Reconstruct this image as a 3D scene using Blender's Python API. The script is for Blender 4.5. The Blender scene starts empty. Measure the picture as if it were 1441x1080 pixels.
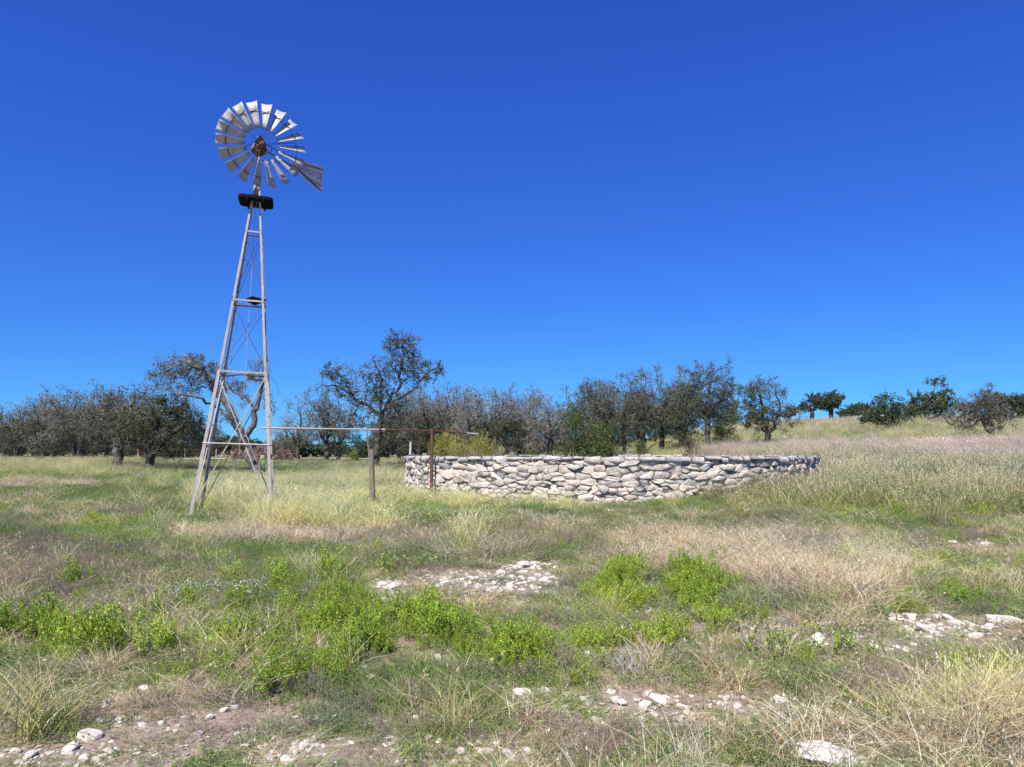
import bpy, bmesh, math, random
import numpy as np
from mathutils import Vector, Matrix, Euler

rng = np.random.default_rng(7)
random.seed(7)
scene = bpy.context.scene
COL = scene.collection
R = math.radians

# ------------------------------------------------------------------ camera, sky, sun, exposure
FPX, CW, CH = 1000.0, 1441.0, 1080.0
CAMZ, PITCH = 1.70, math.atan(0.096)
cam_data = bpy.data.cameras.new("camera")
cam_data.sensor_width = 36.0
cam_data.lens = 36.0 * FPX / CW
cam_data.clip_start, cam_data.clip_end = 0.1, 4000.0
cam = bpy.data.objects.new("camera", cam_data)
COL.objects.link(cam)
cam.location = (0, 0, CAMZ)
cam.rotation_euler = (R(90) + PITCH, 0, 0)
scene.camera = cam

SUN_AZ, SUN_EL = R(-158), R(51)      # azimuth clockwise from +Y (left and behind the camera)
EXPOSURE = 0.65
sun_dir = Vector((math.sin(SUN_AZ) * math.cos(SUN_EL), math.cos(SUN_AZ) * math.cos(SUN_EL), math.sin(SUN_EL)))
world = bpy.data.worlds.new("World")
scene.world = world
world.use_nodes = True
wn, wl = world.node_tree.nodes, world.node_tree.links
bg = wn["Background"]
sky = wn.new("ShaderNodeTexSky")
sky.sky_type = 'NISHITA'
sky.sun_disc = False
sky.sun_elevation = SUN_EL
sky.sun_rotation = SUN_AZ
sky.altitude = 600
sky.air_density, sky.dust_density, sky.ozone_density = 1.0, 0.0, 3.0
gam = wn.new("ShaderNodeGamma")
gam.inputs["Gamma"].default_value = 1.25
mul = wn.new("ShaderNodeMix"); mul.data_type = 'RGBA'; mul.blend_type = 'MULTIPLY'
mul.inputs[0].default_value = 1.0
mul.inputs[7].default_value = (0.55, 0.80, 1.0, 1)
wl.new(sky.outputs[0], gam.inputs[0])
wl.new(gam.outputs[0], mul.inputs[6])
# camera-like grading of the clear sky: per-channel contrast
sep = wn.new("ShaderNodeSeparateColor"); cmb = wn.new("ShaderNodeCombineColor")
wl.new(mul.outputs[2], sep.inputs[0])
for ch, (p_, a_) in enumerate(((.72, .232), (.81, .505), (.53, .925))):
    m1 = wn.new("ShaderNodeMath"); m1.operation = 'MULTIPLY'; m1.inputs[1].default_value = 0.1
    m2 = wn.new("ShaderNodeMath"); m2.operation = 'POWER'; m2.inputs[1].default_value = p_
    m3 = wn.new("ShaderNodeMath"); m3.operation = 'MULTIPLY'; m3.inputs[1].default_value = a_ * 10 / 2 ** EXPOSURE
    wl.new(sep.outputs[ch], m1.inputs[0]); wl.new(m1.outputs[0], m2.inputs[0]); wl.new(m2.outputs[0], m3.inputs[0])
    wl.new(m3.outputs[0], cmb.inputs[ch])
wl.new(cmb.outputs[0], bg.inputs["Color"])
bg.inputs["Strength"].default_value = 0.10

sun_data = bpy.data.lights.new("sun", 'SUN')
sun_data.energy = 5.0
sun_data.angle = R(0.53)
sun_data.color = (1.0, 0.92, 0.77)
sun = bpy.data.objects.new("sun", sun_data)
COL.objects.link(sun)
sun.rotation_euler = sun_dir.to_track_quat('Z', 'Y').to_euler()

scene.view_settings.view_transform = 'Standard'
scene.view_settings.look = 'None'
scene.view_settings.exposure = EXPOSURE
scene.view_settings.gamma = 1.0
scene.cycles.max_bounces = 5
scene.cycles.diffuse_bounces = 2
scene.cycles.transparent_max_bounces = 8

# ------------------------------------------------------------------ helpers
def S(t):
    t = np.clip(t, 0, 1)
    return t * t * (3 - 2 * t)

def _hash(ix, iy, seed):
    n = (ix.astype(np.int64) * 374761393 + iy.astype(np.int64) * 668265263 + seed * 974634777) & 0x7fffffff
    n = ((n ^ (n >> 13)) * 1274126177) & 0x7fffffff
    return ((n ^ (n >> 16)) & 0xffff) / 65535.0

def vnoise(x, y, seed=0):
    x = np.asarray(x, float); y = np.asarray(y, float)
    ix, iy = np.floor(x), np.floor(y)
    fx, fy = x - ix, y - iy
    fx, fy = fx * fx * (3 - 2 * fx), fy * fy * (3 - 2 * fy)
    a = _hash(ix, iy, seed); b = _hash(ix + 1, iy, seed)
    c = _hash(ix, iy + 1, seed); d = _hash(ix + 1, iy + 1, seed)
    return (a * (1 - fx) + b * fx) * (1 - fy) + (c * (1 - fx) + d * fx) * fy

def fbm(x, y, seed=0, o=4):
    s, a, t = 0, 0.5, 0
    x = np.asarray(x, float); y = np.asarray(y, float)
    for i in range(o):
        s = s + a * vnoise(x * 2 ** i + 17.3 * i, y * 2 ** i - 9.1 * i, seed + i)
        t += a; a *= 0.5
    return s / t

def gz(x, y):
    x = np.asarray(x, float); y = np.asarray(y, float)
    az = x / np.maximum(y, 4.0)
    z = 0.9 * S((y - 20) / 45)
    z = z + 1.9 * S((y - 10) / 40) * S((az - 0.1) / 0.5)
    z = z + 5.0 * S((y - 35) / 110) * S((az + 0.02) / 0.38)
    near = 1 - S((y - 60) / 60)
    z = z + 0.30 * S((y - 13) / 7) * np.exp(-((x - 3) / 8.5) ** 4) * (1 - S((y - 30) / 20))
    z = z + near * (0.16 * (fbm(x / 2.6, y / 2.6, 3) - 0.5) + 0.05 * (fbm(x / 0.5, y / 0.5, 5) - 0.5))
    return z

def gz1(x, y):
    return float(gz(np.array([x]), np.array([y]))[0])

CP, SP = math.cos(PITCH), math.sin(PITCH)
def proj(x, y, z):
    dz = z - CAMZ
    d = y * CP + dz * SP
    h = -y * SP + dz * CP
    return CW / 2 + FPX * x / d, CH / 2 - FPX * h / d

def PT(u, v, Y):
    a, b = (u - CW / 2) / FPX, (CH / 2 - v) / FPX
    dx, dy, dz = a, CP - b * SP, SP + b * CP
    t = Y / dy
    return Vector((dx * t, Y, CAMZ + dz * t))

def GP(u, Y):
    x = (u - CW / 2) / FPX * Y
    for _ in range(4):
        z = gz1(x, Y)
        x = (u - CW / 2) / FPX * (Y * CP + (z - CAMZ) * SP)
    return Vector((x, Y, gz1(x, Y)))

def GUV(u, v, y0=2.5, y1=200):
    """ground point seen at (u, v)"""
    Y = y0
    while Y < y1:
        p = GP(u, Y)
        if proj(p.x, p.y, p.z)[1] <= v:
            return p
        Y *= 1.01
    return GP(u, y1)

def tag(o, label=None, cat=None, group=None, kind=None):
    if label: o["label"] = label
    if cat: o["category"] = cat
    if group: o["group"] = group
    if kind: o["kind"] = kind
    return o

def empty(name, loc=(0, 0, 0), rot=(0, 0, 0)):
    o = bpy.data.objects.new(name, None)
    o.empty_display_size = 0.2
    COL.objects.link(o)
    o.location = loc; o.rotation_euler = rot
    return o

def link(name, me, parent=None, loc=None, rot=None, link_it=True):
    o = bpy.data.objects.new(name, me)
    if link_it: COL.objects.link(o)
    if parent is not None: o.parent = parent
    if loc is not None: o.location = loc
    if rot is not None: o.rotation_euler = rot
    return o

def np_mesh(name, verts, faces, mat=None, col=None, smooth=False):
    """verts (n,3); faces (m,3) or (m,4) array or list of such arrays; col (n,3) vertex colours"""
    if not isinstance(faces, (list, tuple)): faces = [faces]
    faces = [np.asarray(f, np.int32) for f in faces if len(f)]
    me = bpy.data.meshes.new(name)
    verts = np.asarray(verts, np.float32)
    me.vertices.add(len(verts))
    me.vertices.foreach_set("co", verts.ravel())
    loops = np.concatenate([f.ravel() for f in faces])
    tot = np.concatenate([np.full(len(f), f.shape[1], np.int32) for f in faces])
    start = np.concatenate([[0], np.cumsum(tot)[:-1]]).astype(np.int32)
    me.loops.add(len(loops)); me.loops.foreach_set("vertex_index", loops)
    me.polygons.add(len(tot))
    me.polygons.foreach_set("loop_start", start)
    me.polygons.foreach_set("loop_total", tot)
    if smooth: me.polygons.foreach_set("use_smooth", np.ones(len(tot), bool))
    me.update(calc_edges=True)
    if col is not None:
        a = me.attributes.new("col", 'FLOAT_COLOR', 'POINT')
        c = np.ones((len(verts), 4), np.float32); c[:, :3] = col
        a.data.foreach_set("color", c.ravel())
    if mat is not None: me.materials.append(mat)
    return me

class MB:
    """collects boxes, bars and tubes into one mesh"""
    def __init__(s): s.v = []; s.f = []
    def add(s, vs, fs):
        n = len(s.v); s.v += [tuple(v) for v in vs]; s.f += [tuple(i + n for i in f) for f in fs]; return s
    def box(s, c, size, M=None):
        vs = []
        for dz in (-.5, .5):
            for dx, dy in ((-.5, -.5), (.5, -.5), (.5, .5), (-.5, .5)):
                p = Vector((dx * size[0], dy * size[1], dz * size[2]))
                if M is not None: p = M @ p
                vs.append(p + Vector(c))
        return s.add(vs, [(3, 2, 1, 0), (4, 5, 6, 7), (0, 1, 5, 4), (1, 2, 6, 5), (2, 3, 7, 6), (3, 0, 4, 7)])
    def tube(s, pts, rad, n=8, caps=True):
        pts = [Vector(p) for p in pts]
        if not isinstance(rad, (list, tuple)): rad = [rad] * len(pts)
        rings = []
        ref = Vector((0.31, 0.47, 0.83)).normalized()
        for i, p in enumerate(pts):
            d = (pts[min(i + 1, len(pts) - 1)] - pts[max(i - 1, 0)])
            d = d.normalized() if d.length > 1e-9 else Vector((0, 0, 1))
            a = d.cross(ref)
            if a.length < .05: a = d.cross(Vector((1, 0, 0)))
            a.normalize(); b = d.cross(a)
            rings.append([p + (a * math.cos(2 * math.pi * k / n) + b * math.sin(2 * math.pi * k / n)) * rad[i] for k in range(n)])
        vs = [q for r in rings for q in r]
        fs = []
        for i in range(len(pts) - 1):
            for k in range(n):
                k2 = (k + 1) % n
                fs.append((i * n + k, i * n + k2, (i + 1) * n + k2, (i + 1) * n + k))
        if caps:
            fs.append(tuple(range(n - 1, -1, -1)))
            m = (len(pts) - 1) * n
            fs.append(tuple(range(m, m + n)))
        return s.add(vs, fs)
    def angle(s, p0, p1, w, t, din, w2=None):
        """L section bar from p0 to p1; din = two unit directions of the flanges"""
        p0, p1 = Vector(p0), Vector(p1)
        w2 = w2 or w
        a, b = din
        vs = []
        for p, ww in ((p0, w), (p1, w2)):
            vs += [p, p + a * ww, p + a * ww + b * t, p + a * t + b * t, p + a * t + b * ww, p + b * ww]
        fs = [(i, (i + 1) % 6, (i + 1) % 6 + 6, i + 6) for i in range(6)]
        fs += [(5, 4, 3, 0), (3, 2, 1, 0), (6, 9, 10, 11), (6, 7, 8, 9)]
        return s.add(vs, fs)
    def build(s, name, mat, parent=None, smooth=False, link_it=True):
        me = bpy.data.meshes.new(name)
        me.from_pydata(s.v, [], s.f)
        bm = bmesh.new(); bm.from_mesh(me); bmesh.ops.recalc_face_normals(bm, faces=bm.faces); bm.to_mesh(me); bm.free()
        if smooth:
            me.polygons.foreach_set("use_smooth", [True] * len(me.polygons))
            try: me.set_sharp_from_angle(angle=R(40))
            except Exception: pass
        me.materials.append(mat)
        return link(name, me, parent, link_it=link_it)

# ------------------------------------------------------------------ materials
class NT:
    def __init__(s, name):
        s.m = bpy.data.materials.new(name); s.m.use_nodes = True
        s.n, s.l = s.m.node_tree.nodes, s.m.node_tree.links
        s.b = s.n["Principled BSDF"]
        s.b.inputs["Specular IOR Level"].default_value = 0.25
        s.tc = None
    def coord(s, kind="Object"):
        if s.tc is None: s.tc = s.n.new("ShaderNodeTexCoord")
        return s.tc.outputs[kind]
    def noise(s, scale, detail=4, rough=.6, vec=None, dist=0):
        t = s.n.new("ShaderNodeTexNoise")
        t.inputs["Scale"].default_value = scale; t.inputs["Detail"].default_value = detail
        t.inputs["Roughness"].default_value = rough; t.inputs["Distortion"].default_value = dist
        s.l.new(vec if vec is not None else s.coord(), t.inputs["Vector"])
        return t.outputs["Fac"]
    def ramp(s, fac, stops):
        r = s.n.new("ShaderNodeValToRGB")
        els = r.color_ramp.elements
        while len(els) > 1: els.remove(els[-1])
        els[0].position = stops[0][0]; els[0].color = (*stops[0][1], 1)
        for p, c in stops[1:]:
            e = els.new(p); e.color = (*c, 1)
        s.l.new(fac, r.inputs[0]); return r.outputs[0]
    def mix(s, fac, a, b, mode='MIX'):
        m = s.n.new("ShaderNodeMix"); m.data_type = 'RGBA'; m.blend_type = mode
        for val, i in ((fac, 0), (a, 6), (b, 7)):
            if isinstance(val, (int, float)): m.inputs[i].default_value = val
            elif isinstance(val, tuple): m.inputs[i].default_value = (*val, 1)
            else: s.l.new(val, m.inputs[i])
        return m.outputs[2]
    def attr(s, name, typ='GEOMETRY'):
        a = s.n.new("ShaderNodeAttribute"); a.attribute_name = name; a.attribute_type = typ
        return a.outputs["Color"]
    def rand(s):
        return s.n.new("ShaderNodeObjectInfo").outputs["Random"]
    def math(s, op, a, b):
        m = s.n.new("ShaderNodeMath"); m.operation = op
        for i, v in enumerate((a, b)):
            if isinstance(v, (int, float)): m.inputs[i].default_value = v
            else: s.l.new(v, m.inputs[i])
        return m.outputs[0]
    def color(s, c):
        if isinstance(c, tuple): s.b.inputs["Base Color"].default_value = (*c, 1)
        else: s.l.new(c, s.b.inputs["Base Color"])
        return s
    def rough(s, v):
        if isinstance(v, (int, float)): s.b.inputs["Roughness"].default_value = v
        else: s.l.new(v, s.b.inputs["Roughness"])
        return s
    def bump(s, h, strength=.5, dist=.02):
        b = s.n.new("ShaderNodeBump"); b.inputs["Strength"].default_value = strength
        b.inputs["Distance"].default_value = dist
        s.l.new(h, b.inputs["Height"]); s.l.new(b.outputs[0], s.b.inputs["Normal"]); return s
    def translucent(s, col, fac=.3):
        t = s.n.new("ShaderNodeBsdfTranslucent"); mx = s.n.new("ShaderNodeMixShader")
        mx.inputs[0].default_value = fac
        if isinstance(col, tuple): t.inputs[0].default_value = (*col, 1)
        else: s.l.new(col, t.inputs[0])
        s.l.new(s.b.outputs[0], mx.inputs[1]); s.l.new(t.outputs[0], mx.inputs[2])
        s.l.new(mx.outputs[0], s.n["Material Output"].inputs[0]); return s

def mat_steel(name, base=(.42, .41, .40), rust=.35, rough=.5, metal=.35):
    m = NT(name)
    n1 = m.noise(6, 5, .7); n2 = m.noise(1.3, 3, .5)
    c = m.mix(m.ramp(n1, [(0.35, (0, 0, 0)), (.75, (1, 1, 1))]), tuple(b * 1.15 for b in base), tuple(b * .72 for b in base))
    rr = m.ramp(n2, [(.5, (0, 0, 0)), (.8, (rust, rust, rust))])
    c = m.mix(rr, c, (.20, .10, .06))
    m.color(c).rough(rough).bump(n1, .15, .003); m.b.inputs["Metallic"].default_value = metal
    return m.m
M = {}
M['steel'] = mat_steel("galvanised_steel", base=(.36, .34, .335), rust=.30, metal=.0, rough=.6)
M['blade'] = mat_steel("sail_steel", base=(.37, .365, .375), rust=.2, rough=.48, metal=.1)
M['vane'] = mat_steel("vane_steel", base=(.52, .50, .54), rust=.2, rough=.55, metal=.1)
M['dark_steel'] = mat_steel("dark_steel", base=(.07, .06, .055), rust=.8, rough=.7, metal=.2)
M['rusty_dark'] = mat_steel("rusty_gear", base=(.10, .06, .045), rust=1, rough=.8, metal=.1)
M['rust'] = mat_steel("rusty_iron", base=(.13, .055, .042), rust=.6, rough=.8, metal=.05)
M['pipe'] = mat_steel("pale_pipe", base=(.52, .48, .44), rust=.5, rough=.6, metal=.1)
M['letter'] = mat_steel("faded_letter_paint", base=(.17, .12, .15), rust=.2, rough=.8, metal=0)
def mat_wood(name, a, b):
    m = NT(name)
    mp = m.n.new("ShaderNodeMapping"); mp.inputs["Scale"].default_value = (14, 14, 1.5)
    m.l.new(m.coord(), mp.inputs[0])
    n = m.noise(3, 5, .65, vec=mp.outputs[0])
    m.color(m.ramp(n, [(.3, a), (.7, b)])).rough(.85).bump(n, .6, .01)
    return m.m
M['wood'] = mat_wood("weathered_wood", (.10, .075, .06), (.30, .25, .21))
M['palewood'] = mat_wood("bleached_wood", (.35, .32, .30), (.62, .58, .55))
M['deck'] = mat_wood("dark_deck", (.010, .009, .008), (.022, .019, .017))

for mm in ('deck',):
    b_ = M[mm].node_tree.nodes["Principled BSDF"]; b_.inputs["Specular IOR Level"].default_value = 0.0
def mat_bark(name, a, b, c):
    m = NT(name)
    n = m.noise(5, 5, .7, dist=.6); n2 = m.noise(1.2, 3, .5)
    cc = m.mix(m.ramp(n, [(.35, (0, 0, 0)), (.65, (1, 1, 1))]), a, b)
    cc = m.mix(m.ramp(n2, [(.55, (0, 0, 0)), (.7, (1, 1, 1))]), cc, c)
    m.color(cc).rough(.9).bump(n, .8, .03)
    return m.m
M['bark'] = mat_bark("oak_bark", (.06, .052, .048), (.165, .148, .14), (.23, .215, .21))
M['bark_dark'] = mat_bark("dark_bark", (.032, .028, .026), (.085, .074, .07), (.135, .125, .12))
def mat_attr(name, translucency=.3, rough=.6, inst=False, vary=.25, spec=.25):
    m = NT(name)
    c = m.attr("col")
    if inst:
        c = m.mix(1.0, c, m.attr("tint", 'INSTANCER'), 'MULTIPLY')
    else:
        r = m.rand()
        c = m.mix(1.0, c, m.ramp(r, [(0, (1 - vary,) * 3), (1, (1 + vary * .6,) * 3)]), 'MULTIPLY')
    m.color(c).rough(rough)
    m.b.inputs["Specular IOR Level"].default_value = spec
    if translucency: m.translucent(c, translucency)
    return m.m
M['leaf'] = mat_attr("leaf_surface", .22, .55, spec=.35)
M['twig'] = mat_attr("twig_surface", 0, .8)
M['cover'] = mat_attr("cover_surface", .28, .7, inst=True)

def mat_stone(name, pal, spot=.45):
    m = NT(name)
    r = m.rand()
    base = m.ramp(r, pal)
    n1 = m.noise(9, 6, .7); n2 = m.noise(2.2, 5, .65, dist=.4); n3 = m.noise(28, 3, .6)
    c = m.mix(m.ramp(n1, [(.42, (0, 0, 0)), (.7, (.55, .55, .55))]), base, (.24, .22, .21))
    c = m.mix(m.ramp(n2, [(spot, (0, 0, 0)), (spot + .2, (.75, .75, .75))]), c, (.20, .195, .20))
    c = m.mix(m.ramp(n3, [(.55, (0, 0, 0)), (.75, (.6, .6, .6))]), c, (.10, .095, .09))
    hh = m.math('ADD', n1, m.math('MULTIPLY', n3, .4))
    hh = m.math('ADD', hh, m.math('MULTIPLY', n2, .8))
    m.color(c).rough(.92).bump(hh, 1.0, .045)
    return m.m
M['stone'] = mat_stone("limestone", [(0, (.49, .45, .41)), (.25, (.66, .60, .54)), (.5, (.60, .525, .46)), (.75, (.69, .63, .58)), (.9, (.47, .44, .42)), (1, (.61, .50, .42))], .62)
M['cap'] = mat_stone("grey_limestone", [(0, (.36, .355, .36)), (.5, (.48, .465, .46)), (1, (.55, .52, .50))], .54)
M['mortar'] = mat_stone("old_mortar", [(0, (.30, .26, .23)), (1, (.38, .33, .29))], .5)
def mat_rock(name, pal):
    m = NT(name)
    base = m.ramp(m.rand(), pal)
    n1 = m.noise(2.2, 5, .7); n2 = m.noise(7, 4, .7)
    c = m.mix(m.ramp(n1, [(.50, (0, 0, 0)), (.72, (.7, .7, .7))]), base, (.38, .31, .27))
    c = m.mix(m.ramp(n2, [(.58, (0, 0, 0)), (.72, (.6, .6, .6))]), c, (.25, .23, .215))
    m.color(c).rough(.92).bump(n2, .5, .04)
    return m.m
M['rock'] = mat_rock("white_rock", [(0, (.58, .54, .50)), (.5, (.70, .66, .62)), (1, (.50, .455, .42))])

# ------------------------------------------------------------------ ground cover: which plants grow where
T = dict(straw=0, tan=1, green=2, bush=3, grey=4, dead=5, silver=6, pink=7, bare=8, low=9)
NTY = len(T)
# patches of growth on the ground: centre and radii (as seen in the photograph), kind, weight
PATCH = [
 # far-left field
 (90, 660, 190, 8, 'straw', 5), (60, 652, 160, 7, 'straw', 5), (350, 660, 160, 12, 'grey', 5), (300, 668, 170, 9, 'green', 5), (450, 668, 90, 12, 'green', 3), (430, 680, 70, 10, 'grey', 3), (480, 656, 110, 12, 'grey', 6), (460, 672, 90, 10, 'low', 4), (120, 695, 170, 10, 'low', 5), (250, 690, 90, 8, 'grey', 4), (200, 725, 170, 12, 'low', 4), (60, 722, 90, 10, 'green', 3),
 (60, 684, 80, 7, 'tan', 5), (225, 677, 90, 5, 'green', 8), (110, 705, 170, 13, 'low', 3), (150, 720, 120, 8, 'tan', 1.6),
 (190, 748, 150, 16, 'green', 5), (50, 740, 60, 10, 'dead', 2.5), (300, 760, 80, 12, 'green', 2.5), (440, 655, 60, 8, 'green', 2),
 (90, 810, 150, 45, 'dead', 5), (60, 780, 80, 20, 'dead', 3), (200, 790, 60, 25, 'low', 2),
 # tall straw round the tower and the posts
 (440, 702, 110, 20, 'straw', 9), (330, 705, 60, 16, 'straw', 6), (540, 680, 70, 22, 'straw', 8), (620, 705, 60, 8, 'straw', 4),
 (420, 735, 60, 14, 'straw', 6), (290, 722, 40, 10, 'green', 5), (370, 758, 95, 11, 'tan', 9), (500, 770, 110, 14, 'tan', 2.6),
 (600, 722, 90, 10, 'green', 8), (780, 715, 80, 8, 'green', 3), (720, 708, 200, 9, 'straw', 2.2), (500, 745, 60, 10, 'straw', 2.5),
 (570, 770, 120, 22, 'dead', 2.6), (740, 765, 130, 25, 'dead', 3.2), (700, 790, 80, 12, 'tan', 2.0), (650, 765, 25, 25, 'straw', 3),
 (690, 817, 100, 20, 'bare', 26), (540, 822, 34, 12, 'bare', 12), (745, 803, 45, 9, 'bare', 8),
 # bright green growth
 (470, 835, 60, 34, 'bush', 16), (560, 868, 120, 30, 'bush', 22), (720, 900, 70, 22, 'bush', 12), (680, 880, 110, 30, 'bush', 18), (620, 870, 60, 22, 'bush', 14), (380, 905, 110, 36, 'bush', 9), (640, 845, 90, 20, 'bush', 7),
 (862, 806, 38, 30, 'bush', 12), (990, 806, 40, 26, 'bush', 12), (900, 876, 66, 20, 'bush', 6), (1050, 850, 80, 18, 'bush', 3.5), (770, 870, 60, 20, 'bush', 5),
 (50, 880, 85, 26, 'bush', 12), (140, 900, 50, 18, 'bush', 3), (215, 890, 40, 20, 'bush', 4), (240, 940, 60, 20, 'low', 3), (420, 800, 80, 16, 'bush', 3.5), (290, 835, 70, 22, 'bush', 3),
 (330, 790, 140, 18, 'green', 2.5), (1130, 1080, 22, 16, 'bush', 10), (1160, 880, 70, 20, 'bush', 2.6), (1290, 930, 50, 25, 'bush', 3.5),
 (1300, 830, 80, 30, 'bush', 2.2), (1400, 910, 40, 20, 'bush', 3.5), (400, 855, 60, 20, 'grey', 2),
 # middle right
 (930, 705, 60, 14, 'green', 5), (1050, 700, 60, 20, 'silver', 3), (1000, 740, 120, 20, 'low', 3), (1080, 735, 70, 14, 'dead', 3),
 (1100, 775, 130, 22, 'tan', 5), (1150, 810, 110, 32, 'tan', 10), (1060, 790, 70, 30, 'tan', 8), (940, 780, 60, 25, 'tan', 6), (1220, 810, 50, 30, 'straw', 5),
 (1150, 775, 45, 18, 'dead', 9), (1340, 770, 90, 22, 'bare', 3.0), (1350, 740, 90, 24, 'dead', 2.4), (1330, 720, 80, 20, 'silver', 2.5),
 (1280, 690, 170, 30, 'silver', 7), (1180, 665, 90, 18, 'silver', 7), (1100, 690, 110, 20, 'silver', 4), (1400, 690, 90, 25, 'silver', 4), (1240, 730, 120, 20, 'green', 2.0),
 (1380, 645, 110, 16, 'pink', 9), (1230, 640, 120, 10, 'pink', 6), (1110, 632, 120, 8, 'pink', 4), (1400, 680, 60, 20, 'pink', 4), (1420, 625, 80, 8, 'pink', 5), (1300, 655, 120, 8, 'pink', 3),
 (1430, 700, 30, 14, 'green', 5), (1440, 715, 30, 12, 'green', 6), (1330, 880, 95, 22, 'bare', 6), (1240, 900, 60, 15, 'bare', 2),
 (1250, 940, 60, 30, 'dead', 5), (1140, 915, 90, 18, 'bare', 2.5),
 # bottom strip
 (100, 1060, 140, 25, 'bare', 7), (300, 1020, 140, 28, 'bare', 4.5), (430, 1050, 90, 28, 'bare', 5), (200, 985, 100, 20, 'bare', 2.2), (200, 1020, 140, 30, 'dead', 4),
 (640, 1060, 120, 22, 'bare', 4), (640, 980, 120, 28, 'low', 4), (420, 980, 100, 26, 'dead', 3), (500, 960, 120, 25, 'low', 3),
 (740, 980, 50, 12, 'bare', 4), (860, 1000, 90, 22, 'bare', 4), (960, 1000, 60, 18, 'bare', 4), (1070, 990, 90, 14, 'bare', 5), (880, 1050, 120, 26, 'dead', 5),
 (1060, 1040, 70, 26, 'dead', 3), (1190, 1055, 70, 20, 'bare', 3), (1190, 1000, 110, 30, 'low', 4), (1360, 1040, 110, 46, 'tan', 6), (1400, 990, 70, 40, 'straw', 4),
 (1280, 1010, 60, 26, 'straw', 3), (1000, 960, 120, 20, 'low', 3), (820, 960, 60, 14, 'low', 2), (560, 1030, 60, 30, 'grey', 2),
 (50, 1010, 55, 26, 'straw', 5),
]
def cover_weights(x, y, z):
    u, v = proj(x, y, z)
    u = u + 30 * (fbm(x * .9, y * .9, 41) - .5) * np.clip(12 / np.maximum(y, 3), .2, 3)
    v = v + 36 * (fbm(x * .8, y * .8, 43) - .5) * np.clip(7 / np.maximum(y, 3), 0.06, 2)
    W = np.zeros((len(x), NTY))
    a = fbm(x / 1.7, y / 1.7, 11); b = fbm(x / 1.1, y / 1.1, 21); c = fbm(x / 3.0, y / 3.0, 31)
    W[:, T['low']] = 1.7 + 2.5 * S((a - .4) / .25)
    W[:, T['grey']] = 1.0 + 2.6 * S((b - .45) / .2)
    W[:, T['dead']] = 0.6 + 1.7 * S((.5 - a) / .2)
    W[:, T['green']] = 0.8 + 1.8 * S((c - .48) / .15)
    W[:, T['tan']] = 0.5 + 1.2 * S((.48 - b) / .15)
    W[:, T['straw']] = 0.16
    W[:, T['bush']] = .55 * S((c - .35) / .3)
    W[:, T['bare']] = 1.9 + 3.2 * S((.48 - c) / .12)
    # farther away it is a grass field rather than low herbs
    far = S((y - 22) / 20)
    W *= (1 - .55 * far)[:, None]
    fb = fbm(x / 9.0, y / 3.5, 37)
    W[:, T['straw']] += far * (.7 + 2.6 * S((c - .45) / .2) * S((fb - .35) / .2))
    lft = S((-x / np.maximum(y, 4) + .12) / .2) * far
    W[:, T['straw']] *= 1 - .72 * lft
    W[:, T['grey']] += lft * 2.2 * S((b - .4) / .2)
    W[:, T['low']] += lft * 1.6 * S((a - .4) / .2)
    W[:, T['green']] += far * (.5 + 2.6 * S((.55 - fb) / .15))
    W[:, T['tan']] += far * 1.2 * S((fb - .55) / .12)
    W[:, T['bare']] *= (1 - far)
    right = S((x / np.maximum(y, 4) - .22) / .2) * far
    W[:, T['pink']] += right * 1.2 * S((b - .4) / .2)
    W[:, T['silver']] += right * 1.0
    hill = right * S((y - 60) / 40)
    W[:, T['tan']] += hill * 2.6 * S((fb - .42) / .12)
    W[:, T['pink']] += hill * 1.2
    for (cu, cv, ru, rv, k, w) in PATCH:
        if k == 'bush': cv, ru, rv, w = cv + 34, ru * 1.02, rv * .85, w * 1.0
        q = ((u - cu) / (ru * 1.05)) ** 2 + ((v - cv) / (rv * 1.05)) ** 2
        W[:, T[k]] += w * np.exp(-(q ** 1.5))
    # the bright weeds grow in clumps with gaps between them
    cl = fbm(x / .55, y / .55, 101, 3); cl2 = fbm(x / .25, y / .25, 103, 2)
    g = S((cl * .55 + cl2 * .45 - .36) / .15)
    W[:, T['bush']] *= (.15 + .85 * g) * (.04 + .96 * S((y - 4.6) / 1.2))
    W[:, T['straw']] *= .45 + 1.1 * cl
    q = fbm(x / .35, y / .35, 105, 2)
    W[:, T['bare']] *= .3 + 1.7 * S((q - .35) / .2)
    return W

GROUNDCOL = np.array([(.26, .235, .125), (.32, .23, .14), (.15, .19, .05), (.11, .15, .04), (.15, .15, .09), (.20, .165, .14),
                      (.30, .30, .18), (.36, .25, .21), (.40, .33, .295), (.15, .16, .075)])

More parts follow.
